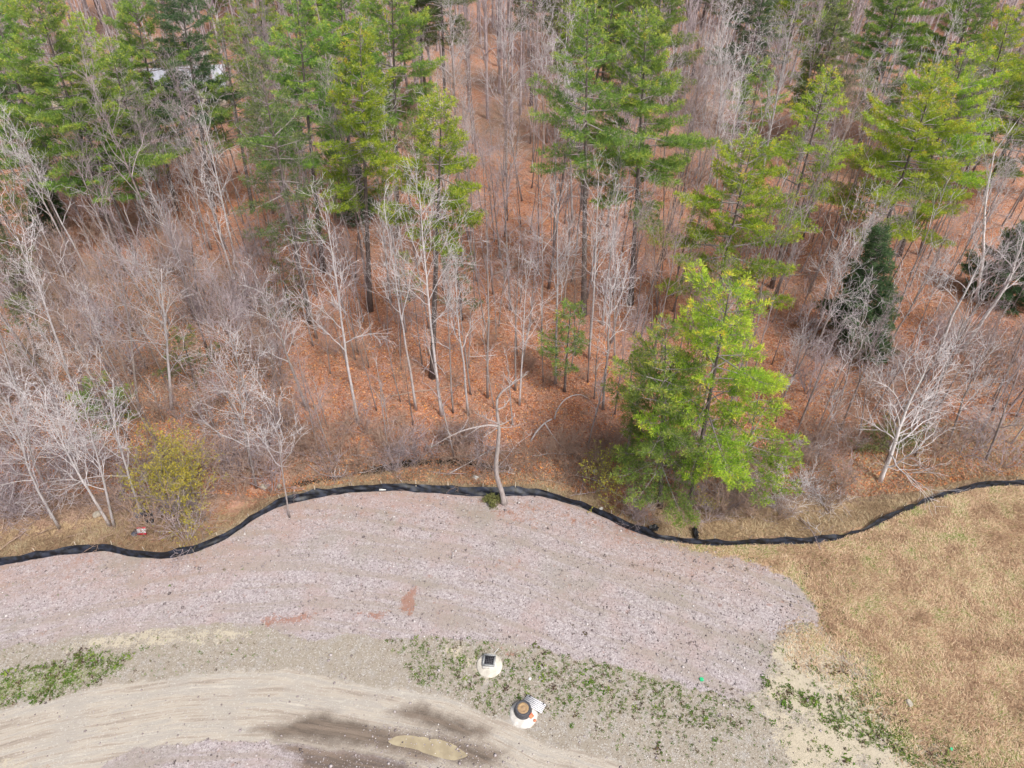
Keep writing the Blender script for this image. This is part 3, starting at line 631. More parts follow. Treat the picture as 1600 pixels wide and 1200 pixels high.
# traced and hand-placed bare trees: base, top, mids, trunk radius, crown start, limbs, limb length, bark, twigs, label
HB = [
 ((178,824),(122,610),[(160,735),(142,660)],.11,.3,15,.26,'pale','twigpale','thin white birch leaning left, straighter of the pair rooted together by the fence'),
 ((172,822),(62,610),[(118,727),(84,660)],.12,.3,15,.28,'pale','twigpale','white birch leaning hard left, rooted together with a straighter birch by the fence'),
 ((92,825),(10,620),[(48,740),(24,680)],.11,.3,14,.28,'pale','twigpale','white birch at the far left with a crooked lower trunk'),
 ((222,806),(176,590),[(196,722),(183,668)],.11,.3,14,.30,'pale','twigpale','forked white birch behind the red and white sign'),
 ((80,780),(30,600),[(52,715)],.10,.4,10,.26,'grey','twigpale','slim grey birch between the two leftmost leaning birches'),
 ((112,600),(28,370),[(68,470)],.13,.4,12,.26,'pale','twigpale','pale birch high on the left in front of brown thicket'),
 ((40,650),(-20,470),[],.12,.4,12,.26,'pale','twigpale','pale birch cut by the left edge above the leaning birches'),
 ((268,640),(248,425),[(262,560)],.17,.28,16,.36,'pale','twigpale','gnarled whitish tree with a wide tangled crown on the left'),
 ((218,650),(190,420),[],.14,.35,15,.34,'grey','twig','grey tree with dense lavender twigs left of the gnarled tree'),
 ((400,762),(366,545),[(387,680)],.12,.25,18,.30,'grey','twigpale','grey tree with a fan of fine upright branches behind the fence'),
 ((452,808),(425,610),[(438,720)],.07,.38,12,.26,'grey','twigpale','slender sapling growing out of the gravel in front of the black fence'),
 ((560,662),(508,330),[(542,570),(530,480)],.16,.38,15,.24,'pale','twigpale','pale tree with steep forks at the left of the open leaf-covered slope'),
 ((480,640),(405,430),[(450,560)],.15,.35,14,.26,'grey','twigpale','grey leaning tree left of the pale forked tree on the slope'),
 ((650,640),(600,330),[(635,540)],.13,.45,12,.22,'pale','twigpale','thin pale tree rooted below the lone green pine'),
 ((690,650),(655,300),[(672,500)],.15,.45,17,.26,'pale','twigpale','whitish tree whose crown spreads under the lone green pine'),
 ((732,648),(712,400),[(718,520)],.12,.45,13,.24,'pale','twigpale','white-stemmed slim tree with an upright crown left of centre'),
 ((708,645),(700,430),[],.09,.5,9,.22,'grey','twigpale','very thin grey tree close left of the white-stemmed slim tree'),
 ((762,622),(760,330),[],.13,.5,12,.2,'grey','twig','straight grey tree near the picture centre, left of the bent front tree top'),
 ((942,640),(955,410),[(948,540)],.13,.42,14,.28,'grey','twigpale','grey tree with arching crown right of the young thin pine'),
 ((868,600),(872,320),[],.14,.45,13,.24,'pale','twigpale','pale tree rising just left of the young thin pine'),
 ((920,560),(935,290),[],.14,.4,14,.26,'pale','twigpale','pale spreading tree behind the young thin pine'),
 ((805,610),(812,380),[],.10,.45,10,.22,'grey','twig','slim grey tree in the centre of the leaf-covered slope'),
 ((1375,752),(1460,560),[(1400,690),(1425,630)],.16,.12,20,.42,'pale','twigpale','wide many-limbed white tree leaning right above the dry field'),
 ((1285,690),(1300,620),[],.07,.2,9,.5,'pale','twigpale','little forked white tree beside the dark hollow'),
 ((1500,552),(1612,340),[(1540,495),(1572,450)],.17,.4,12,.3,'pale','twigpale','bright white birch leaning to the right edge'),
 ((1525,470),(1592,185),[(1537,400),(1538,330),(1552,240)],.14,.5,12,.24,'pale','twigpale','tall crooked white birch standing below the yellow-topped pines'),
 ((1462,562),(1552,370),[(1490,490)],.18,.45,14,.3,'grey','twigpale','stout grey tree leaning right next to the bright white birch'),
 ((1370,570),(1470,400),[],.10,.4,12,.28,'grey','twigpale','thin grey tree leaning right of the dark shaggy spruce'),
 ((1310,640),(1350,480),[],.09,.35,12,.32,'grey','twigpale','small pale-twigged tree in front of the dark shaggy spruce'),
 ((1240,590),(1270,470),[],.10,.35,11,.32,'grey','twig','grey crooked tree right of the brightest pine'),
 ((1270,560),(1330,380),[],.12,.3,18,.34,'grey','twigpale','grey tree with drooping white limbs left of the dark shaggy spruce'),
 ((1540,720),(1600,560),[],.12,.25,16,.34,'grey','twig','lavender-grey bushy tree near the right edge above the field'),
 ((1480,700),(1530,545),[],.12,.25,16,.34,'grey','twigpale','grey many-twigged tree right of the wide white tree'),
 ((715,260),(700,-20),[],.2,.3,20,.26,'grey','twigpale','tall grey tree with a broad fan of twigs at the top centre'),
 ((790,275),(800,-10),[],.2,.3,20,.26,'grey','twigpale','tall lavender-grey tree at the top centre, right of the broad fan tree'),
 ((850,240),(845,-10),[],.18,.3,18,.25,'grey','twigpale','pale grey tree left of the tall narrow pine top'),
 ((1180,330),(1240,20),[],.18,.35,20,.25,'pale','twigpale','whitish tall tree between the small yellow-edged pine and the open pine'),
 ((1120,300),(1130,-10),[],.16,.4,16,.22,'pale','twigpale','slim whitish tree behind the tall full pine on its right'),
 ((1360,360),(1400,170),[],.13,.3,18,.26,'grey','twigpale','pale dead-looking tree between the open pine and the yellow-topped pine'),
 ((330,390),(270,190),[],.14,.3,18,.28,'grey','twigpale','grey fanned tree below the very dark pine'),
 ((365,440),(315,270),[],.13,.3,16,.28,'pale','twigpale','pale bushy tree left of the thin olive pine'),
 ((830,270),(838,200),[],.1,.5,8,.3,'brown','twigbrown','dark leaning snag left of the tall narrow pine'),
]
for i, (b, t, mids, r0, st, nl, bl, bm, tm, lab) in enumerate(HB):
    r0 *= (.74 if 'birch' in lab else .7)*(1.35 if 'bright white birch leaning' in lab or 'tall crooked white' in lab or 'wide many-limbed' in lab else 1); bm = 'white_bark' if (('birch' in lab and b[0] > 1400) or 'wide many-limbed' in lab) else bm; T, loc = lean_line(b, t, 300+i, wob=.10, mids=mids, n=14); TAKEN.append((loc[0], loc[1], .9))
    make_bare('birch_tree' if 'birch' in lab else 'bare_tree', lab, T, r0, st, nl, bl, bm, tm, 400+i, loc, 'bare trees standing out along the wood edge', cat='birch tree' if 'birch' in lab else 'bare tree', dens=1.5, trop=.1 if bl < .3 else .05)

# the bent dead tree in front of the fence, and the broken birches
def traced(name, label, cat, lines, bm, tm, twigs=6, seed=1):
    x, y, z = at(*lines[0][0][0]); root = thing(name, (x, y, z), label, cat); mb = MB(); b = Bare(seed); rr = random.Random(seed)
    for k, (pts, r0, r1, dy) in enumerate(lines):
        n = len(pts); P = []
        for j, p in enumerate(pts): P.append(np.array(atY(p[0], p[1], y+dy*j/(n-1)))-V3(x, y, z))
        P = np.array(P)
        cum = np.linspace(0, n-1, (n-1)*3+1); P = np.stack([np.interp(cum, np.arange(n), P[:, q]) for q in range(3)], 1)
        if k == 0: P[0, 2] -= .2
        Q = P.copy(); Q[1:-1] = (P[:-2]+2*P[1:-1]+P[2:])/4
        rad = np.linspace(r0, r1, len(Q)); 
        if k == 0: rad[0] *= 1.5; rad[1] *= 1.15
        if k == 0: mb.tube(Q, rad, 9)
        else: mb.tube(Q, rad, 5)
        if k > 0 and twigs: b.crown(Q, rad, .25, twigs, .3, 2, .9, .02)
    mb.obj('trunk', MAT[bm], root, smooth=True)
    if b.s: b.seg_mb().obj('crown', MAT[tm], root)
    TAKEN.append((x, y, 1.0)); return root
traced('dead_tree', 'crooked bare grey trunk standing in front of the black fence', 'bare tree', [
  ([(788,786),(784,768),(776,745),(775,722),(778,700),(779,684),(780,672),(778,655),(776,638),(777,622)], .185, .075, .2),
  ([(777,622),(786,610),(798,602),(812,592),(824,584)], .08, .02, .3), ([(779,666),(765,664),(745,667),(722,673),(700,683),(672,700)], .08, .015, -1.2), ([(778,662),(764,656),(752,650),(742,645)], .045, .015, .8),
  ([(777,640),(788,636),(794,626),(798,621)], .05, .015, .4), ([(780,664),(792,660),(805,650)], .04, .012, 1.0), ([(778,668),(765,676),(755,684)], .03, .01, -.8), ([(778,668),(800,668),(822,660)], .03, .01, .9)], 'grey', 'twigpale', 5, 7)
traced('broken_birch', 'snapped white birch stem folded into a sharp angle behind the fence', 'birch tree', [
  ([(828,690),(840,672),(852,660),(862,655)], .07, .05, 1.0), ([(851,661),(862,678),(880,702),(902,728),(925,752)], .05, .02, -1.6)], 'pale', 'twigpale', 0, 9)
traced('arched_birch', 'thin pale birch bowed over in an arch right of the snapped birch', 'birch tree', [
  ([(866,655),(870,640),(880,626),(893,618),(908,616),(920,623)], .06, .02, .6)], 'pale', 'twigpale', 0, 12)

# -------- ordinary trees: one of each kind, then copies
def inview(x, y, h, pad=40):
    a = proj(x, y, 0); b = proj(x, y, h)
    return (-pad < a[0] < 1600+pad or -pad < b[0] < 1600+pad) and b[1] < 1180 and a[1] > -60
TK = np.array(TAKEN)
PROTO_B = []
for i in range(12):
    H = [15, 17, 13, 18, 16, 14, 19, 12, 15.5, 17.5, 13.5, 16.5][i]; kind = [('pale', 'twigpale'), ('grey', 'twig'), ('grey', 'twigpale'), ('brown', 'twig'), ('grey', 'twig'), ('brown', 'twigbrown')][i % 6]
    T = trunk_line(H, 500+i, (random.uniform(-.04, .04), random.uniform(-.04, .04)), .22)
    PROTO_B.append(make_bare('bare_tree', 'x', T, .05+.006*(H-10)+.02*random.random(), [.35, .3, .45, .4, .22, .45][i % 6], 14+i % 4, [.26,.32,.24,.28,.34,.26][i % 6], kind[0], kind[1], 520+i, dens=1.4, trop=.1, ang=(.4, .85)))
PROTO_S = []
for i in range(6):
    H = [6, 8, 5, 9, 7, 10][i]; T = trunk_line(H, 540+i, (random.uniform(-.06, .06), random.uniform(-.05, .05)), .12, 8)
    PROTO_S.append(make_bare('sapling', 'x', T, .035, .35, 9, .22, ['brown', 'grey', 'grey'][i % 3], ['twigbrown', 'twig', 'twigpale'][i % 3], 550+i, cat='sapling', maxlev=2, dens=1.2, trop=.12, ang=(.3, .8)))
PROTO_P = []
for i in range(6):
    PROTO_P.append(make_pine('pine_tree', 'x', [24, 21, 26, 19, 23, 17][i], [3.8, 3.4, 3.9, 3.6, 4.2, 3.2][i], [.4, .35, .45, .28, .38, .25][i], 570+i, ['n_mid', 'n_mid', 'n_olive', 'n_bright', 'n_dark', 'n_mid'][i], None, (0, 0, 0), None, .9, [0, .05, 0, .05, 0, .04][i]))
def make_shrub(seed, H, n, tm, spread=.8, leaf=None, name='shrub', label='x', cat='shrub', loc=(0, 0, 0), nleaf=0):
    rr = random.Random(seed); root = thing(name, loc, label, cat); b = Bare(seed)
    for i in range(n):
        a = rr.uniform(0, 6.28); an = rr.uniform(.05, spread); d = (math.cos(a)*math.sin(an), math.sin(a)*math.sin(an), math.cos(an)); q = rr.uniform(0, .25)
        b.limb((math.cos(a)*q, math.sin(a)*q, -.1), d, H*rr.uniform(.6, 1.1), .02, 1, 3, .05, 1.25, b.s)
    b.seg_mb().obj('stems', MAT[tm], root)
    if leaf:
        A = np.array(b.s); r = np.random.default_rng(seed); A = A[A[:, 6] < .012]; A = A[r.integers(0, len(A), nleaf)]; P = A[:, 3:6]+r.normal(0, .08, (nleaf, 3))
        tufts(P, r.normal(0, 1, (nleaf, 3)), r.uniform(0, 1, nleaf), r, 3, .13, .08).obj('leaves', MAT[leaf], root)
    return root
PROTO_H = [make_shrub(600+i, [2.2, 3.0, 1.6, 2.6, 3.6][i], [14, 12, 16, 12, 14][i], ['twig', 'twigbrown', 'twigbrown', 'twigpale', 'twig'][i], [1.0, .8, 1.2, .9, .7][i]) for i in range(5)]

used = {}
def place(protos, k, x, y, rz, sc, label, group, tilt=(0, 0)):
    pr = protos[k]; loc = (x, y, float(zt(x, y)))
    if id(pr) not in used:
        used[id(pr)] = 1; pr.location = loc; pr.rotation_euler = (tilt[0], tilt[1], rz); pr.scale = (sc, sc, sc); pr['label'] = label; pr['group'] = group; return pr
    return dup(pr, loc, rz, sc, label, group, tilt=tilt)
def scatter(n, ymin, ymax, mind, h, seed, dens=None, avoid=None):
    r = np.random.default_rng(seed); out = []; tries = 0
    while len(out) < n and tries < n*60:
        tries += 1; y = r.uniform(ymin, ymax); hw = .708*(.742*y+26.8)+6; x = r.uniform(-hw, hw)
        if y-float(yf(x)) < 3.5 or not inview(x, y, h): continue
        if dens and r.random() > dens(x, y): continue
        if len(TK) and np.min(np.hypot(TK[:, 0]-x, TK[:, 1]-y)-TK[:, 2]) < 0: continue
        if avoid is not None and len(avoid) and np.min(np.hypot(np.array(avoid)[:, 0]-x, np.array(avoid)[:, 1]-y)) < mind: continue
        if out and np.min(np.hypot(np.array(out)[:, 0]-x, np.array(out)[:, 1]-y)) < mind: continue
        out.append((x, y))
    return out
HOUSE = at0(304, 158)
TK = np.concatenate([TK, [[HOUSE[0], HOUSE[1], 9.0]], [[at0(150, 160)[0], at0(150, 160)[1], 7]]])
def side(x, y):
    p = proj(x, y, 6)[0]
    return 'left' if p < 480 else ('centre' if p < 1050 else 'right')
def depth_word(y): return 'front rows' if y < 52 else ('middle' if y < 75 else 'far back')
def clearing(x, y):      # the open leaf slope in the middle has fewer big trees near the ditch
    d = y-float(yf(x)); q = proj(x, y, 0); return (.35 if d < 8 else 1.0)*(.7 if 470 < q[0] < 1010 and q[1] > 380 else 1)
pines = scatter(95, 72, 165, 4.6, 20, 41, dens=lambda x, y: .12+.88*float(sst(82, 125, y))*(1 if abs(proj(x, y, 10)[0]-780) > 110 else .25) if fbm(x*.04, y*.04, 77) > .3 else .1)
for x, y in pines:
    place(PROTO_P, random.randrange(6), x, y, random.uniform(0, 6.28), random.uniform(.75, 1.05), 'green pine deep in the %s part of the distant woods' % side(x, y), 'distant pines at the back, %s' % side(x, y))
bare = scatter(300, 35, 92, 1.9, 15, 42, dens=clearing)
for x, y in bare:
    k = random.randrange(12); zone_w = '%s of the %s woods' % (depth_word(y), side(x, y))
    place(PROTO_B, k, x, y, random.uniform(0, 6.28), random.uniform(.72, 1.12)*(.7 if proj(x, y, 0)[0] < 480 and y < 60 else (.62 if y < 47 else (.8 if y < 56 else 1))), 'bare leafless tree in the %s' % zone_w, 'bare trees in the %s' % zone_w, (random.gauss(0, .04), random.gauss(0, .05)))
sap = scatter(300, 35, 74, .9, 7, 43, avoid=bare)
for x, y in sap:
    zone_w = '%s of the %s woods' % (depth_word(y), side(x, y))
    place(PROTO_S, random.randrange(6), x, y, random.uniform(0, 6.28), random.uniform(.85, 1.5), 'thin leafless sapling in the %s' % zone_w, 'saplings in the %s' % zone_w, (random.gauss(0, .06), random.gauss(0, .07)))
# far bare wood as one mass
r_ = np.random.default_rng(44); far = scatter(420, 95, 170, 2.4, 15, 45)
fm = MB(); srcs = []
for i in range(3):
    b = Bare(700+i); T = trunk_line(16, 700+i, (0, 0), .1); rad = .16*(1-np.linspace(0, 1, len(T)))+.02; b.crown(T, rad, .35, 12, .26, 3, 1.0, .1, (.4, .8))
    b.s += [(*T[j], *T[j+1], rad[j], rad[j+1]) for j in range(len(T)-1)]; srcs.append(np.array(b.s))
for x, y in far:
    a = srcs[r_.integers(3)].copy(); th = r_.uniform(0, 6.28); c, s_ = math.cos(th), math.sin(th); sc = r_.uniform(.8, 1.2); z = float(zt(x, y))
    for o in (0, 3):
        X = a[:, o]*c-a[:, o+1]*s_; Y = a[:, o]*s_+a[:, o+1]*c; a[:, o] = X*sc+x; a[:, o+1] = Y*sc+y; a[:, o+2] = a[:, o+2]*sc+z
    fm.segs(a[:, :3], a[:, 3:6], a[:, 6]*1.3, a[:, 7]*1.6, 3)
tag(fm.obj('distant_bare_woods', MAT['twig']), 'mass of bare grey trees at the far back of the woods', 'woods', kind='stuff')

# shrubs: thicket on the left, along the ditch, under the pines on the right
def shrubs(n, box, seed, kinds, label, group, smin=.7, smax=1.3, dmin=1.6):
    r = np.random.default_rng(seed); c = 0; tr = 0
    while c < n and tr < 4000:
        tr += 1; px = r.uniform(box[0], box[2]); py = r.uniform(box[1], box[3]); x, y, z = at(px, py)
        if y-float(yf(x)) < dmin: continue
        c += 1; place(PROTO_H, kinds[r.integers(len(kinds))], x, y, r.uniform(0, 6.28), r.uniform(smin, smax), label, group)
shrubs(118, (-30, 400, 440, 850), 61, [0, 1, 4, 4, 0, 1], 'twiggy grey-brown shrub in the dense thicket around the left birches', 'shrubs of the left thicket', .8, 1.5, dmin=1.0)
shrubs(52, (440, 665, 780, 742), 62, [1, 2, 2, 0], 'brown tangled shrub along the ditch left of the crooked dead tree', 'brown shrubs along the ditch', .7, 1.3)
shrubs(26, (790, 690, 980, 760), 63, [2, 1, 2], 'brown low shrub between the crooked dead tree and the pines', 'brown shrubs right of the dead tree', .6, 1.1)
shrubs(64, (980, 690, 1330, 822), 64, [0, 1, 1, 3], 'tangled grey shrub beneath the brightest pines at the fence', 'shrubs beneath the fence pines', .6, 1.0, dmin=.8)
shrubs(55, (1240, 480, 1640, 735), 65, [0, 4, 1, 3, 1], 'grey-pink shrub on the slope above the dry field', 'shrubs above the dry field', .7, 1.3)
shrubs(50, (440, 380, 1240, 640), 66, [1, 2, 1, 0], 'low brown shrub on the open leaf-covered slope', 'low shrubs on the leaf-covered slope', .4, .8)
x, y, z = at(292, 790); make_shrub(801, 5.0, 22, 'twigolive', .62, 'yleaf', 'leafing_shrub', 'large yellow-green shrub coming into leaf behind the fence on the left', 'shrub', (x, y, z), 4200)
x, y, z = at(930, 775); make_shrub(802, 3.4, 9, 'twigolive', .5, 'yleaf', 'leafing_shrub', 'sparse yellow-leaved shrub left of the dull green pine', 'shrub', (x, y, z), 520)
x, y, z = at(1105, 800); make_shrub(803, 1.6, 7, 'twigolive', .6, 'yleaf', 'leafing_shrub', 'small yellow-leaved shrub under the brightest pine', 'shrub', (x, y, z), 260)
x, y, z = at(770, 787); make_shrub(804, .55, 12, 'twigolive', .9, 'oleaf', 'leafing_shrub', 'little dull green bush at the foot of the crooked dead tree', 'shrub', (x, y, z), 700)
x, y, z = at(1385, 705); make_shrub(805, 2.6, 16, 'twigolive', .9, 'oleaf', 'leafing_shrub', 'olive green bush beside the wide white tree', 'shrub', (x, y, z), 1800)
x, y, z = at(1290, 790); make_shrub(806, 1.7, 22, 'twigpale', 1.25, None, 'shrub', 'pale tangled dead shrub right of the pines near the fence', 'shrub', (x, y, z))

# ------------------------------------------------------------------ small growth and litter lying on the surfaces
def cmat(name, stops, rough=.8, trans=None):
    m = NT(name); return m.fin(m.ramp(m.attr('tint').outputs['Fac'], stops, 'LINEAR'), rough, spec=.2, trans=trans)
MAT['leaf'] = cmat('fallen_leaf', [(0, (.22, .10, .06)), (.3, (.46, .17, .08)), (.6, (.62, .24, .10)), (.8, (.68, .42, .29)), (1, (.78, .34, .07))], .7, .2)
MAT['stone'] = cmat('broken_stone', [(0, (.12, .10, .10)), (.5, (.36, .31, .32)), (.85, (.50, .455, .465)), (1, (.68, .65, .65))])
MAT['straw'] = cmat('dry_grass', [(0, (.26, .16, .105)), (.3, (.46, .31, .205)), (.6, (.65, .47, .32)), (.88, (.82, .67, .49)), (.93, (.30, .34, .10)), (1, (.21, .29, .06))], .7, .25)
MAT['straw2'] = cmat('verge_straw', [(0, (.14, .09, .06)), (.35, (.31, .22, .14)), (.7, (.48, .37, .24)), (.88, (.60, .50, .36)), (.93, (.20, .22, .07)), (1, (.15, .2, .05))], .7, .25)
MAT['weed'] = cmat('weed_green', [(0, (.07, .04, .035)), (.1, (.17, .12, .07)), (.2, (.16, .14, .06)), (.3, (.06, .12, .02)), (.65, (.12, .21, .03)), (1, (.25, .31, .06))], .6, .25)
def leaves(n):
    r = np.random.default_rng(71); y = 33+(r.random(n)**1.5)*52; hw = .708*(.742*y+26.8)+3; x = r.uniform(-1, 1, n)*hw; k = (y-yf(x)) > .8
    x = x[k]; y = y[k]; n = len(x); z = zt(x, y)+.03+r.random(n)*.05; sz = r.uniform(.05, .10, n)
    u = r.normal(0, 1, (n, 3)); u[:, 2] *= .35; u /= np.linalg.norm(u, axis=1)[:, None]; v = np.cross(u, r.normal(0, .35, (n, 3))+np.array([0, 0, 1])); v /= np.linalg.norm(v, axis=1)[:, None]
    P = np.stack([x, y, z], 1); s_ = sz[:, None]; V = np.stack([P-u*s_, P-v*s_*.7, P+u*s_, P+v*s_*.7], 1).reshape(-1, 3)
    mb = MB(); mb.raw(V, q=np.arange(n*4).reshape(-1, 4), a=np.repeat(r.random(n), 4)); tag(mb.obj('fallen_leaves', MAT['leaf']), 'orange and brown fallen leaves covering the forest floor', 'fallen leaves', kind='stuff')
leaves(150000)
def stones(n):
    r = np.random.default_rng(72); y = r.uniform(14, 35, n); x = r.uniform(-36, 30, n); sd_ = np.maximum(zone_at(x, y, GRAVEL), zone_at(x, y, GRAV2)*1.5)
    k = (y < yf(x)-.3) & ((sd_ > -.1) | ((r.random(n) < .12+.8*(poly_sd(x, y, W([(560,1130),(700,1140),(800,1180),(860,1240),(600,1240)])) > 0)) & (zone_at(x, y, FIELD) < 0))); x = x[k]; y = y[k]; n = len(x)
    s_ = r.lognormal(-3.6, .5, n); s_ = np.clip(s_, .01, .13); base = np.array([(1, 0, 0), (0, 1, 0), (-1, 0, 0), (0, -1, 0), (0, 0, .7), (0, 0, -.4)], float)
    V = base[None]*(s_[:, None, None])*r.uniform(.6, 1.3, (n, 6, 1)); th = r.uniform(0, 6.28, n); c, sn = np.cos(th)[:, None], np.sin(th)[:, None]
    X = V[:, :, 0]*c-V[:, :, 1]*sn; Y = V[:, :, 0]*sn+V[:, :, 1]*c; P = np.stack([X+x[:, None], Y+y[:, None], V[:, :, 2]+(zt(x, y)+s_*.25)[:, None]], 2)
    T = np.array([(0, 1, 4), (1, 2, 4), (2, 3, 4), (3, 0, 4), (1, 0, 5), (2, 1, 5), (3, 2, 5), (0, 3, 5)])[None]+(np.arange(n)*6)[:, None, None]
    mb = MB(); mb.raw(P.reshape(-1, 3), t=T.reshape(-1, 3), a=np.repeat(np.clip(r.normal(.5, .24, n), 0, 1), 6)); tag(mb.obj('loose_stones', MAT['stone']), 'loose crushed stones scattered over the gravel', 'stones', kind='stuff')
stones(60000)
def blades(n, sel, seed, ln, wd, mat, name, label, cat, tint, flop=1.0, clump=0):
    r = np.random.default_rng(seed); x, y = sel(r, n); n = len(x); z = zt(x, y)
    a = r.normal(.9, 1.2, n)+3.5*(fbm(x*.35, y*.35, 90)-.5)*3; L = ln*r.uniform(.5, 1.3, n); el = r.uniform(.1, .8, n)*flop
    d = np.stack([np.cos(a)*np.cos(el), np.sin(a)*np.cos(el), np.sin(el)], 1); s_ = np.stack([-np.sin(a), np.cos(a), 0*a], 1)*wd
    P = np.stack([x, y, z+.01], 1); M = P+d*(L*.55)[:, None]+np.array([0, 0, .03]); E = P+d*L[:, None]; E[:, 2] -= .25*L*.5; E[:, 2] = np.maximum(E[:, 2], z+.02)
    V = np.stack([P-s_, P+s_, M+s_*.8, M-s_*.8, E], 1).reshape(-1, 3); i = (np.arange(n)*5)[:, None]
    mb = MB(); mb.raw(V, q=i+np.array([[0, 1, 2, 3]]), t=i+np.array([[3, 2, 4]]), a=np.repeat(tint(r, n, x, y), 5)); tag(mb.obj(name, MAT[mat]), label, cat, kind='stuff')
def sel_field(r, n):
    x = r.uniform(9, 46, n); y = r.uniform(13, 37, n); sf = zone_at(x, y, FIELD); k = (sst(-4.6, 1.6, sf) > .06+r.random(n)*.85*(.2+1.5*fbm(x*.8, y*.8, 91))) & (zone_at(x, y, GRAVEL) < r.normal(.08, .22, n)) & (y < yf(x)-.15); return x[k], y[k]
blades(330000, sel_field, 81, .24, .012, 'straw', 'dry_grass', 'matted dry golden grass covering the field on the right', 'dry grass', lambda r, n, x, y: np.clip(.50+1.3*(fbm(x*1.0, y*1.0, 93)-.5)+r.normal(0, .28, n), 0, .9)+.1*(r.random(n) < .13+.40*(fbm(x*.9, y*.9, 98) > .53)+.45*sst(5.5, .5, zone_at(x, y, FIELD))*fbm(x*.7, y*.7, 99)))
def sel_verge(r, n):
    x = r.uniform(-40, 44, n); d = r.exponential(1.2+1.3*sst(8, 16, x), n)+.25; y = yf(x)+d; k = d < 5; return x[k], y[k]
blades(36000, sel_verge, 82, .36, .011, 'straw2', 'verge_grass', 'dry straw-coloured grass on the bank behind the black fence', 'dry grass', lambda r, n, x, y: np.clip(.1+.8*fbm(x*.7, y*.7, 95)+r.normal(0, .2, n), 0, .9)+.1*(r.random(n) < .07))
def weeds():
    r = np.random.default_rng(83); X = []; Y = []; Sz = []; TB = []
    for P, n, s0 in [(GREENS[0][0], 800, .08), (GREENS[1][0], 130, .10), (W([(0,1010),(420,985),(430,1040),(250,1060),(0,1100)]), 330, .055), (GREENS[5][0], 1500, .07), (GREENS[2][0], 1300, .085),
                     (W([(1180,1000),(1400,1060),(1480,1190),(1230,1200),(1190,1100)]), 420, .08), (GREENS[3][0], 330, .07), (GREENS[4][0], 900, .075), (W([(640,1010),(1180,1080),(1230,1200),(1000,1190),(860,1120),(790,1100),(640,1060)]), 900, .06), (W(GRAVEL_PX[:28]+[(900,800),(600,780),(0,890)]), 120, .05), (W([(880,860),(1180,880),(1270,950),(1190,1040),(900,1000)]), -420, .036), (W([(480,800),(900,800),(900,1000),(400,960)]), -260, .034)]:
        P = np.array(P); c = 0; neg = n < 0; n = abs(n)
        while c < n:
            x = r.uniform(P[:, 0].min(), P[:, 0].max(), n); y = r.uniform(P[:, 1].min(), P[:, 1].max(), n); k = (zone_at(x, y, P) > 0) & (fbm(x*1.6, y*1.6, 97) > r.uniform(.05, .78, n)); x = x[k]; y = y[k]
            X.append(x); Y.append(y); TB.append(np.where(r.random(len(x)) < .3, .1, .55)-(.55 if neg else 0)); Sz.append(s0*.66*r.lognormal(0, .5, len(x))); c += max(1, len(x))
    X = np.concatenate(X); Y = np.concatenate(Y); Sz = np.concatenate(Sz); n = len(X); P = np.stack([X, Y, zt(X, Y)+.01], 1)
    m = 18; PP = np.repeat(P, m, 0); S2 = np.repeat(Sz, m); PP[:, :2] += r.normal(0, 1, (n*m, 2))*S2[:, None]*.6; a = r.uniform(0, 6.28, n*m); el = r.uniform(.15, 1.1, n*m)
    d = np.stack([np.cos(a)*np.cos(el), np.sin(a)*np.cos(el), np.sin(el)], 1); sd_ = np.stack([-np.sin(a), np.cos(a), 0*a], 1); L = (S2*r.uniform(.4, .95, n*m))[:, None]
    V = np.stack([PP, PP+d*L*.6+sd_*L*.28, PP+d*L, PP+d*L*.6-sd_*L*.28], 1).reshape(-1, 3); mb = MB(); mb.raw(V, q=np.arange(n*m*4).reshape(-1, 4), a=np.repeat(np.clip(np.repeat(np.concatenate(TB)+r.normal(0, .16, n), m)+r.normal(0, .10, n*m), 0, 1), 4))
    tag(mb.obj('weeds', MAT['weed']), 'small green weeds dotted over the bare soil between gravel and road', 'weeds', kind='stuff')
weeds()
def twigs_ground(n):
    r = np.random.default_rng(84); y = 32.5+r.random(n)**1.6*38; hw = .708*(.742*y+26.8)+3; x = r.uniform(-1, 1, n)*hw; k = (y-yf(x)) > 1.2; x = x[k]; y = y[k]; n = len(x); z = zt(x, y)
    a = r.uniform(0, 6.28, n); el = np.abs(r.normal(.25, .5, n)); L = r.uniform(.3, 1.5, n); P = np.stack([x, y, z+.02], 1); E = P+np.stack([np.cos(a)*np.cos(el), np.sin(a)*np.cos(el), np.sin(el)], 1)*L[:, None]
    mb = MB(); mb.segs(P, E, .011, .005, 3); tag(mb.obj('fallen_twigs', MAT['twigbrown']), 'dead twigs and thin stalks littering the forest floor', 'twigs', kind='stuff')
twigs_ground(26000)

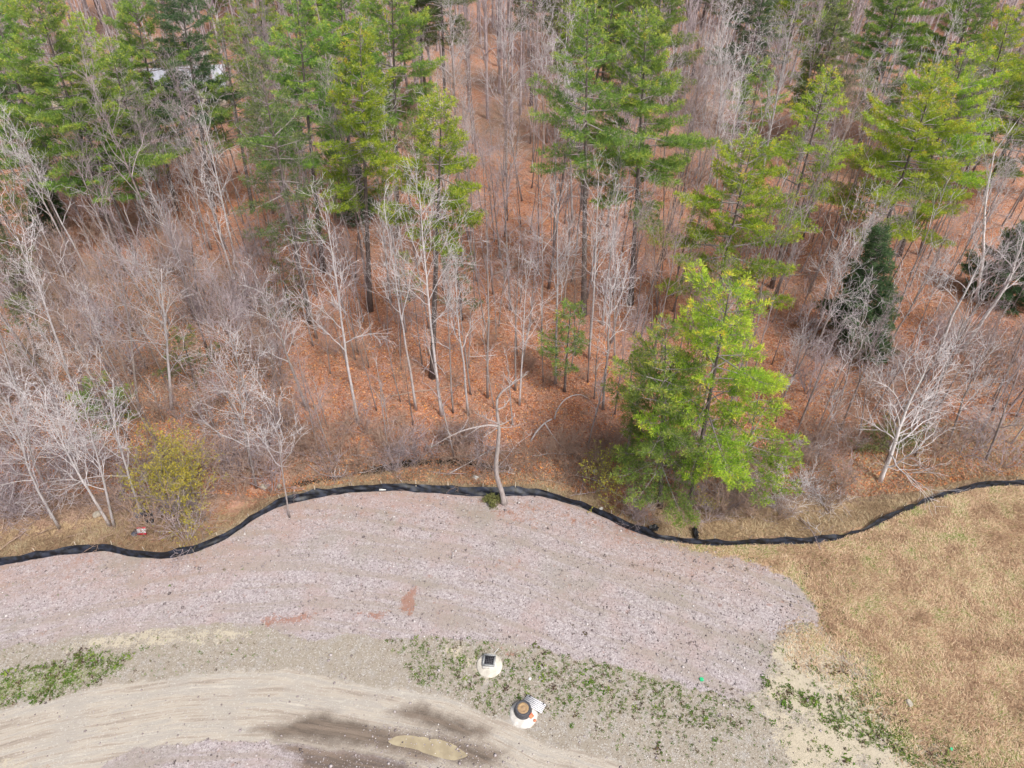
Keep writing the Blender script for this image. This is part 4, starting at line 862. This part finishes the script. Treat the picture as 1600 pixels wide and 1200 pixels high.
# fallen logs and big sticks
LOGS = [((665,700),(735,688),.09,'log','long brown fallen log crossing the ditch left of the crooked dead tree'), ((690,718),(815,705),.11,'log','thick reddish fallen log just behind the fence at the crooked dead tree'), ((700,742),(775,697),.05,'twigpale','pale fallen pole slanting up behind the crooked dead tree'),
        ((118,820),(155,765),.05,'log','slanting dead pole left of the paired white birches'), ((105,840),(155,830),.05,'log','short fallen stick lying near the fence on the left'), ((0,860),(42,830),.05,'log','fallen stick at the left edge above the fence'),
        ((610,620),(720,600),.08,'log','fallen trunk on the leaf-covered slope left of centre'), ((770,430),(860,400),.12,'log','fallen trunk further back on the leaf-covered slope'), ((1165,800),(1178,812),.05,'twigpale','short curved white stick near the fence right of the pines'), ((1060,815),(1030,780),.04,'log','bare stick leaning toward the fence under the pines'), ((1175,700),(1110,745),.06,'twigpale','pale dead limb beneath the brightest pine'),
        ((1220,430),(1290,432),.1,'log','fallen trunk between pines at the right'), ((290,545),(350,570),.09,'log','dark fallen trunk right of the gnarled tree'), ((560,745),(612,738),.05,'log','dead limb lying in the ditch behind the fence'), ((630,757),(600,730),.04,'twigpale','thin pale crossed sticks over the dark ditch water')]
for i, (a, b, r0, mt, lab) in enumerate(LOGS):
    A = np.array(at(*a)); B = np.array(at(*b)); n = 9; t = np.linspace(0, 1, n)[:, None]; P = A+(B-A)*t; rr_ = np.random.default_rng(900+i); P[:, :2] += np.cumsum(rr_.normal(0, .03, (n, 2)), 0)
    P[:, 2] = np.maximum(zt(P[:, 0], P[:, 1])+r0*.7, (A[2]+(B[2]-A[2])*t[:, 0])+r0*.7); o = P[0].copy()
    root = thing('fallen_log' if r0 > .055 else 'fallen_stick', tuple(o), lab, 'log' if r0 > .055 else 'stick'); mb = MB(); mb.tube(P-o, np.linspace(r0, r0*.45, n), 7); mb.obj('stem', MAT[mt], root, smooth=True)
    b_ = Bare(900+i); b_.crown(P-o, np.linspace(r0, r0*.45, n), .4, 4, .16, 2, .7, .05); b_.seg_mb().obj('twigs', MAT[mt], root)

r = np.random.default_rng(955)
for i in range(80):
    px_, py_ = [(r.uniform(480, 790), r.uniform(705, 752)), (r.uniform(820, 1000), r.uniform(700, 770)), (r.uniform(990, 1320), r.uniform(720, 815)), (r.uniform(0, 380), r.uniform(740, 840)), (r.uniform(560, 1000), r.uniform(400, 640))][i % 5]
    x, y, z = at(px_, py_)
    if y-float(yf(x)) < 2.0: continue
    L = r.uniform(1.4, 3.6); a_ = r.uniform(0, 6.28); n = 7; t = np.linspace(0, 1, n); P = np.stack([np.cos(a_)*L*t, np.sin(a_)*L*t, 0*t], 1); P[:, :2] += np.cumsum(r.normal(0, .05, (n, 2)), 0); P[0] = 0
    P[:, 2] = zt(P[:, 0]+x, P[:, 1]+y)-z+.06+t*r.uniform(0, .9); wh = ['ditch left of the crooked dead tree', 'ditch right of the crooked dead tree', 'bank beneath the fence pines', 'thicket floor at the left', 'open leaf-covered slope'][i % 5]
    root = thing('fallen_stick', (x, y, z), 'bare dead branch lying on the '+wh, 'stick', 'dead branches on the '+wh); mb = MB(); mb.tube(P, np.linspace(.035, .012, n), 5); mb.obj('stem', MAT[['twigpale', 'log', 'twig'][i % 3]], root, smooth=True)
    b_ = Bare(960+i); b_.crown(P, np.linspace(.04, .012, n), .3, 5, .3, 2, .8, .04, (.6, 1.3)); b_.seg_mb().obj('twigs', MAT[['twigpale', 'log', 'twig'][i % 3]], root)

# ------------------------------------------------------------------ things on the ground
MAT['conc'] = plain('pale_concrete', (.60, .56, .50), .25, 2.5, .85)
MAT['conc2'] = plain('white_mortar', (.66, .63, .60), .28, 3, .85)
MAT['iron'] = plain('grey_cast_iron', (.075, .075, .09), .3, 9, .6, .4)
MAT['galv'] = plain('grate_rim', (.32, .33, .34), .2, 9, .5, .5)
MAT['rust'] = plain('rusty_cover', (.30, .20, .13), .35, 7, .7, .3, col2=(.40, .27, .14))
MAT['pit_shade'] = plain('painted_pit_shade', (.012, .012, .015), .2, 3)
MAT['orange'] = plain('orange_plastic', (.75, .22, .12), .15, 6, .5)
MAT['greypl'] = plain('grey_board', (.68, .68, .73), .22, 9, .5, .4)
MAT['rubber'] = plain('old_rubber', (.035, .035, .042), .3, 8, .7)
MAT['bluegrey'] = plain('blue_grey_plastic', (.10, .12, .19), .25, 5, .45, .5)
MAT['red'] = plain('red_paint', (.68, .03, .07), .15, 5, .5, .4)
MAT['white'] = plain('white_paint', (.80, .80, .84), .08, 5, .5, .4)
MAT['foam'] = plain('white_foam', (.66, .66, .66), .1, 9, .8)
MAT['green'] = plain('green_plastic', (.03, .50, .22), .15, 9, .5, .4)
MAT['sheet'] = plain('black_sheet', (.015, .015, .018), .4, 4, .4, .5)

x, y, z = at(765, 1040)
cb = thing('catch_basin', (x, y, z), 'square black grate set on a round pale concrete collar', 'storm drain')
mb = MB(); mb.lathe([(0, .10), (.52, .10), (.70, .095), (.735, .07), (.75, -.15)], 48, wob=.008); mb.obj('collar', MAT['conc'], cb)
mb = MB(); mb.box((-.02, .16, .14), (.80, .78, .09), .06); mb.obj('mortar_bed', MAT['conc2'], cb)
mb = MB(); s_ = .31
for dx, dy, sx_, sy_ in ((0, s_, .70, .08), (0, -s_, .70, .08), (s_, 0, .08, .54), (-s_, 0, .08, .54)):
    c_, n_ = math.cos(-.12), math.sin(-.12); mb.box((-.02+dx*c_-dy*n_, .19+dx*n_+dy*c_, .255), (sx_, sy_, .13), -.12)
mb.obj('frame', MAT['galv'], cb)
mb = MB(); c_, n_ = math.cos(-.12), math.sin(-.12)
for k in range(6):
    o = -.24+.096*k; mb.box((-.02+o*c_, .19+o*n_, .30), (.03, .54, .04), -.12)
for k in range(5):
    o = -.21+.105*k; mb.box((-.02-o*n_, .19+o*c_, .295), (.54, .03, .035), -.12)
gt = mb.obj('grate', MAT['iron'], cb)
mb = MB(); mb.box((-.02, .19, .22), (.54, .54, .02), -.12); mb.obj('pit_shade', MAT['pit_shade'], cb)  # near-black plate below the bars, its colour paints the shade in the openings
x, y, z = at(772, 1021); mb = MB(); mb.segs([(0, 0, .02)], [(.28, .2, .25)], .018, .014, 5); tag(mb.obj('marker_stick', MAT['white'], None, (x, y, z)), 'thin white stick poking up beside the black grate', 'stick')

x, y, z = at(818, 1116)
mh = thing('manhole', (x, y, z), 'round rusty manhole cover raised on a white mortar collar', 'manhole')
mb = MB(); mb.lathe([(0, .16), (.45, .16), (.62, .12), (.76, .05), (.80, -.12)], 56, wob=.018); mb.obj('collar', MAT['conc2'], mh)
mb = MB(); mb.lathe([(.30, .50), (.33, .52), (.42, .52), (.435, .50), (.45, .30), (.50, .14)], 40, c=(-.03, .12, 0)); mb.obj('frame', MAT['iron'], mh, smooth=False)
mb = MB(); mb.lathe([(.001, .512), (.10, .515), (.11, .505), (.20, .507), (.21, .515), (.31, .51), (.315, .46)], 40, c=(-.03, .12, 0)); mb.obj('cover', MAT['rust'], mh)
xo, yo, zo = at(829, 1120); mb = MB(); mb.box((0, 0, .03), (.24, .34, .05), .75, (.25, .1)); mb.box((.22, -.26, -.05), (.14, .12, .05), .4, (.2, 0)); tag(mb.obj('orange_block', MAT['orange'], None, (xo, yo, zo+.19)), 'faded orange brick piece lying on the white manhole collar', 'brick')
xo, yo, zo = at(835, 1102)
pl = thing('slatted_panel', (xo, yo, zo+.12), 'pale grey ribbed panel propped beside the rusty manhole cover', 'panel', rz=-.52)
for k in range(6):
    mb = MB(); mb.box((0, -.25+.1*k, .1-.012*k), (1.18, .072, .035)); mb.obj('slat', MAT['greypl'], pl)
for dx in (-.42, .42):
    mb = MB(); mb.box((dx, 0, .03), (.07, .60, .07)); mb.obj('bearer', MAT['iron'], pl)
xo, yo, zo = at(851, 1095); mb = MB(); mb.segs([(0, 0, .05)], [(.45, -.12, .03)], .015, .012, 5); tag(mb.obj('stick', MAT['stake'], None, (xo, yo, zo)), 'short pale stake lying right of the grey ribbed panel', 'stick')

# sign and junk behind the fence on the left
xo, yo, zo = at(224, 835)
sg_ = thing('notice_board', (xo, yo, zo), 'red and white notice board tipped back toward the sky by the left fence', 'sign', rz=.04)
def tilted(mb_, c, sz): mb_.box(c, sz, 0, (R(-38), 0))
mb = MB(); tilted(mb, (0, .02, .38), (.62, .03, .54)); mb.obj('board', MAT['red'], sg_)
mb = MB(); c1, s1 = math.cos(R(-38)), math.sin(R(-38)); tilted(mb, (0, .02-.018*c1, .38-.018*s1+.0), (.61, .008, .30)); mb.obj('panel', MAT['white'], sg_)
MAT['faint'] = plain('faded_pink_print', (.72, .42, .44), .1, 5)
mb = MB(); tilted(mb, (-.01, .02-.0245*c1, .38-.0245*s1), (.16, .004, .10)); mb.obj('print', MAT['faint'], sg_)
for dx in (-.24, .24):
    mb = MB(); mb.segs([(dx, .22, -.05)], [(dx, .05, .42)], .02, .02, 4); mb.obj('leg', MAT['stake'], sg_)
def lathe_thing(name, px_, prof, mat, label, cat, rx, ry, dz=0, sc=1):
    x_, y_, z_ = at(*px_); mb_ = MB(); mb_.lathe(prof, 24); o_ = mb_.obj(name, mat, None, (x_, y_, z_+dz)); o_.rotation_euler = (rx, ry, .3); o_.scale = (sc, sc, sc); return tag(o_, label, cat)
lathe_thing('bucket', (214, 832), [(0, 0), (.15, 0), (.17, .30), (.185, .31), (.185, .34), (.16, .34), (.13, .05), (0, .05)], MAT['bluegrey'], 'dark blue-grey bucket lying left of the red and white board', 'bucket', R(70), R(-60), .17)
lathe_thing('plastic_drum', (212, 808), [(0, 0), (.18, 0), (.20, .05), (.20, .24), (.21, .27), (.20, .30), (.20, .48), (.17, .54), (.06, .55), (.06, .60), (0, .60)], MAT['bluegrey'], 'dark blue plastic drum on its side above the notice board', 'drum', R(20), R(70), .2)
ty = [(.26+.11*math.cos(a), .11*math.sin(a)) for a in np.linspace(0, 2*math.pi, 14)]
lathe_thing('tyre', (236, 813), ty, MAT['rubber'], 'old black tyre resting in grey brush behind the notice board', 'tyre', R(35), R(15), .25)
lathe_thing('tyre', (229, 806), ty, MAT['rubber'], 'second smaller tyre leaning above the old black tyre', 'tyre', R(60), R(-25), .22, .85)
xo, yo, zo = at(238, 808); make_shrub(830, 1.0, 12, 'twigpale', 1.2, None, 'brush_pile', 'pale dead brush tangled over the tyres', 'brush', (xo, yo, zo+.1))

def chunk(name, px_, sz, mat, label, cat, seed, dz=.0, sub=2):
    import bmesh
    bm = bmesh.new(); bmesh.ops.create_cube(bm, size=1); bmesh.ops.subdivide_edges(bm, edges=bm.edges[:], cuts=sub, use_grid_fill=True)
    r = random.Random(seed)
    for v in bm.verts:
        v.co = Vector((v.co.x*sz[0]*(1+r.uniform(-.15, .15)), v.co.y*sz[1]*(1+r.uniform(-.15, .15)), v.co.z*sz[2]*(1+r.uniform(-.25, .25))))
        l = Vector((v.co.x/sz[0], v.co.y/sz[1], v.co.z/sz[2])).length
        if l > .62: v.co *= .62/l*(1.05+(r.uniform(-.28, .28) if sub > 3 else 0))
    me = bpy.data.meshes.new(name); bm.to_mesh(me); bm.free(); me.materials.append(mat); o = bpy.data.objects.new(name, me); COL.objects.link(o)
    x_, y_, z_ = at(*px_); o.location = (x_, y_, z_+sz[2]*.3+dz); o.rotation_euler = (0, 0, r.uniform(0, 3)); return tag(o, label, cat)
def block(name, px_, sz, mat, label, cat, rz):
    x_, y_, z_ = at(*px_); mb_ = MB(); mb_.box((0, 0, sz[2]/2), sz, rz, (.08, .05)); mb_.box((0, 0, sz[2]+.01), (sz[0]*.6, sz[1]*.35, .02), rz); return tag(mb_.obj(name, mat, None, (x_, y_, z_)), label, cat)
block('foam_block', (598, 765), (.48, .22, .10), MAT['foam'], 'white block lying on gravel against the middle of the black fence', 'litter', .12)
block('foam_block', (493, 773), (.34, .26, .10), MAT['foam'], 'pale block on gravel at the fence between the slender sapling and the middle', 'litter', .1)
block('foam_scrap', (743, 747), (.42, .28, .1), MAT['foam'], 'white scrap in the brush behind the fence left of the crooked dead tree', 'litter', -.5)
MAT['rockm'] = plain('cream_rock', (.50, .45, .38), .35, 4, .9)
chunk('rock', (152, 805), (.5, .4, .3), MAT['rockm'], 'pale rock left of the paired white birches', 'rock', 3)
chunk('rock', (412, 762), (.55, .35, .25), MAT['rockm'], 'pale rock behind the fence left of the slender sapling', 'rock', 4)
chunk('rock', (436, 760), (.4, .3, .25), MAT['rockm'], 'small pale rock behind the fence beside the slender sapling', 'rock', 5)
chunk('foam_scrap', (930, 737), (.35, .3, .2), MAT['foam'], 'white scrap under the yellow-leaved shrub left of the pines', 'litter', 6)
chunk('foam_scrap', (939, 796), (.35, .25, .18), MAT['foam'], 'white scrap on reddish earth just behind the fence', 'litter', 7)
chunk('rock', (1420, 1099), (.38, .3, .2), MAT['rockm'], 'pale rock in the grass at the lower right', 'rock', 8)
chunk('rock', (338, 1002), (.4, .25, .12), MAT['rockm'], 'cream rock on the soil strip at the lower left', 'rock', 9)
chunk('green_cap', (1096, 1062), (.22, .2, .14), MAT['green'], 'bright green plastic cap on the gravel edge at the right', 'litter', 10)
chunk('green_cap', (1486, 1171), (.16, .16, .14), MAT['green'], 'small turquoise-green cap in the grass at the bottom right', 'litter', 11)
chunk('white_scrap', (828, 1061), (.18, .14, .08), MAT['foam'], 'tiny white scrap on soil between the grate and the manhole', 'litter', 12)
chunk('black_sheeting', (1020, 828), (.55, .35, .5), MAT['sheet'], 'crumpled black plastic bunched behind the fence under the pines, left heap', 'plastic sheeting', 13, 0, 5)
chunk('black_sheeting', (1086, 836), (.8, .32, .45), MAT['sheet'], 'crumpled black plastic bunched behind the fence under the pines, right heap', 'plastic sheeting', 14, 0, 5)

# ------------------------------------------------------------------ house glimpsed far behind the pines
MAT['roofm'] = plain('grey_roof', (.50, .52, .60), .15, 2, .6)
MAT['wallm'] = plain('pale_siding', (.62, .60, .56), .1, 3)
MAT['glassm'] = plain('window_glass', (.05, .06, .08), .1, 2, .2, .5)
hx, hy = HOUSE
hs_ = thing('house', (hx, hy, -.2), 'low house with a pale grey roof glimpsed between pines at upper left', 'house', rz=.18)
mb = MB(); mb.box((0, 0, 1.5), (10, 6.6, 3.0)); mb.obj('wall', MAT['wallm'], hs_)
mb = MB(); e = 3.9; L = 5.5; h0, h1 = 2.9, 4.9
mb.raw([(-L, -e, h0), (L, -e, h0), (L, 0, h1), (-L, 0, h1), (-L, e, h0), (L, e, h0), (-L, -e, h0+.18), (L, -e, h0+.18), (L, 0, h1+.18), (-L, 0, h1+.18), (-L, e, h0+.18), (L, e, h0+.18)],
       q=[(0, 3, 2, 1), (3, 4, 5, 2), (6, 7, 8, 9), (9, 8, 11, 10), (0, 1, 7, 6), (4, 10, 11, 5), (0, 6, 9, 3), (3, 9, 10, 4), (1, 2, 8, 7), (2, 5, 11, 8)])
rf = mb.obj('roof', MAT['roofm'], hs_); mb = MB(); mb.box((2.4, .6, 5.0), (.7, .7, 1.6)); mb.obj('chimney', plain('brick', (.35, .16, .11), .3, 8), rf)
for dx in (-3.4, -1.2, 3.2):
    mb = MB(); mb.box((dx, -3.31, 1.7), (1.1, .06, 1.2)); wn = mb.obj('window', MAT['white'], hs_); mb = MB(); mb.box((dx, -3.35, 1.7), (.95, .03, 1.05)); mb.obj('pane', MAT['glassm'], wn)
mb = MB(); mb.box((1.1, -3.31, 1.05), (.95, .06, 2.05)); mb.obj('door', MAT['bluegrey'], hs_)
xo, yo, zo = at(262, 118); make_shrub(840, 3.0, 14, 'twigolive', .9, 'yleaf', 'leafing_shrub', 'yellow-orange shrub beside the distant pale roof', 'shrub', (xo, yo, zo), 1500)
print('objects', len(bpy.data.objects))
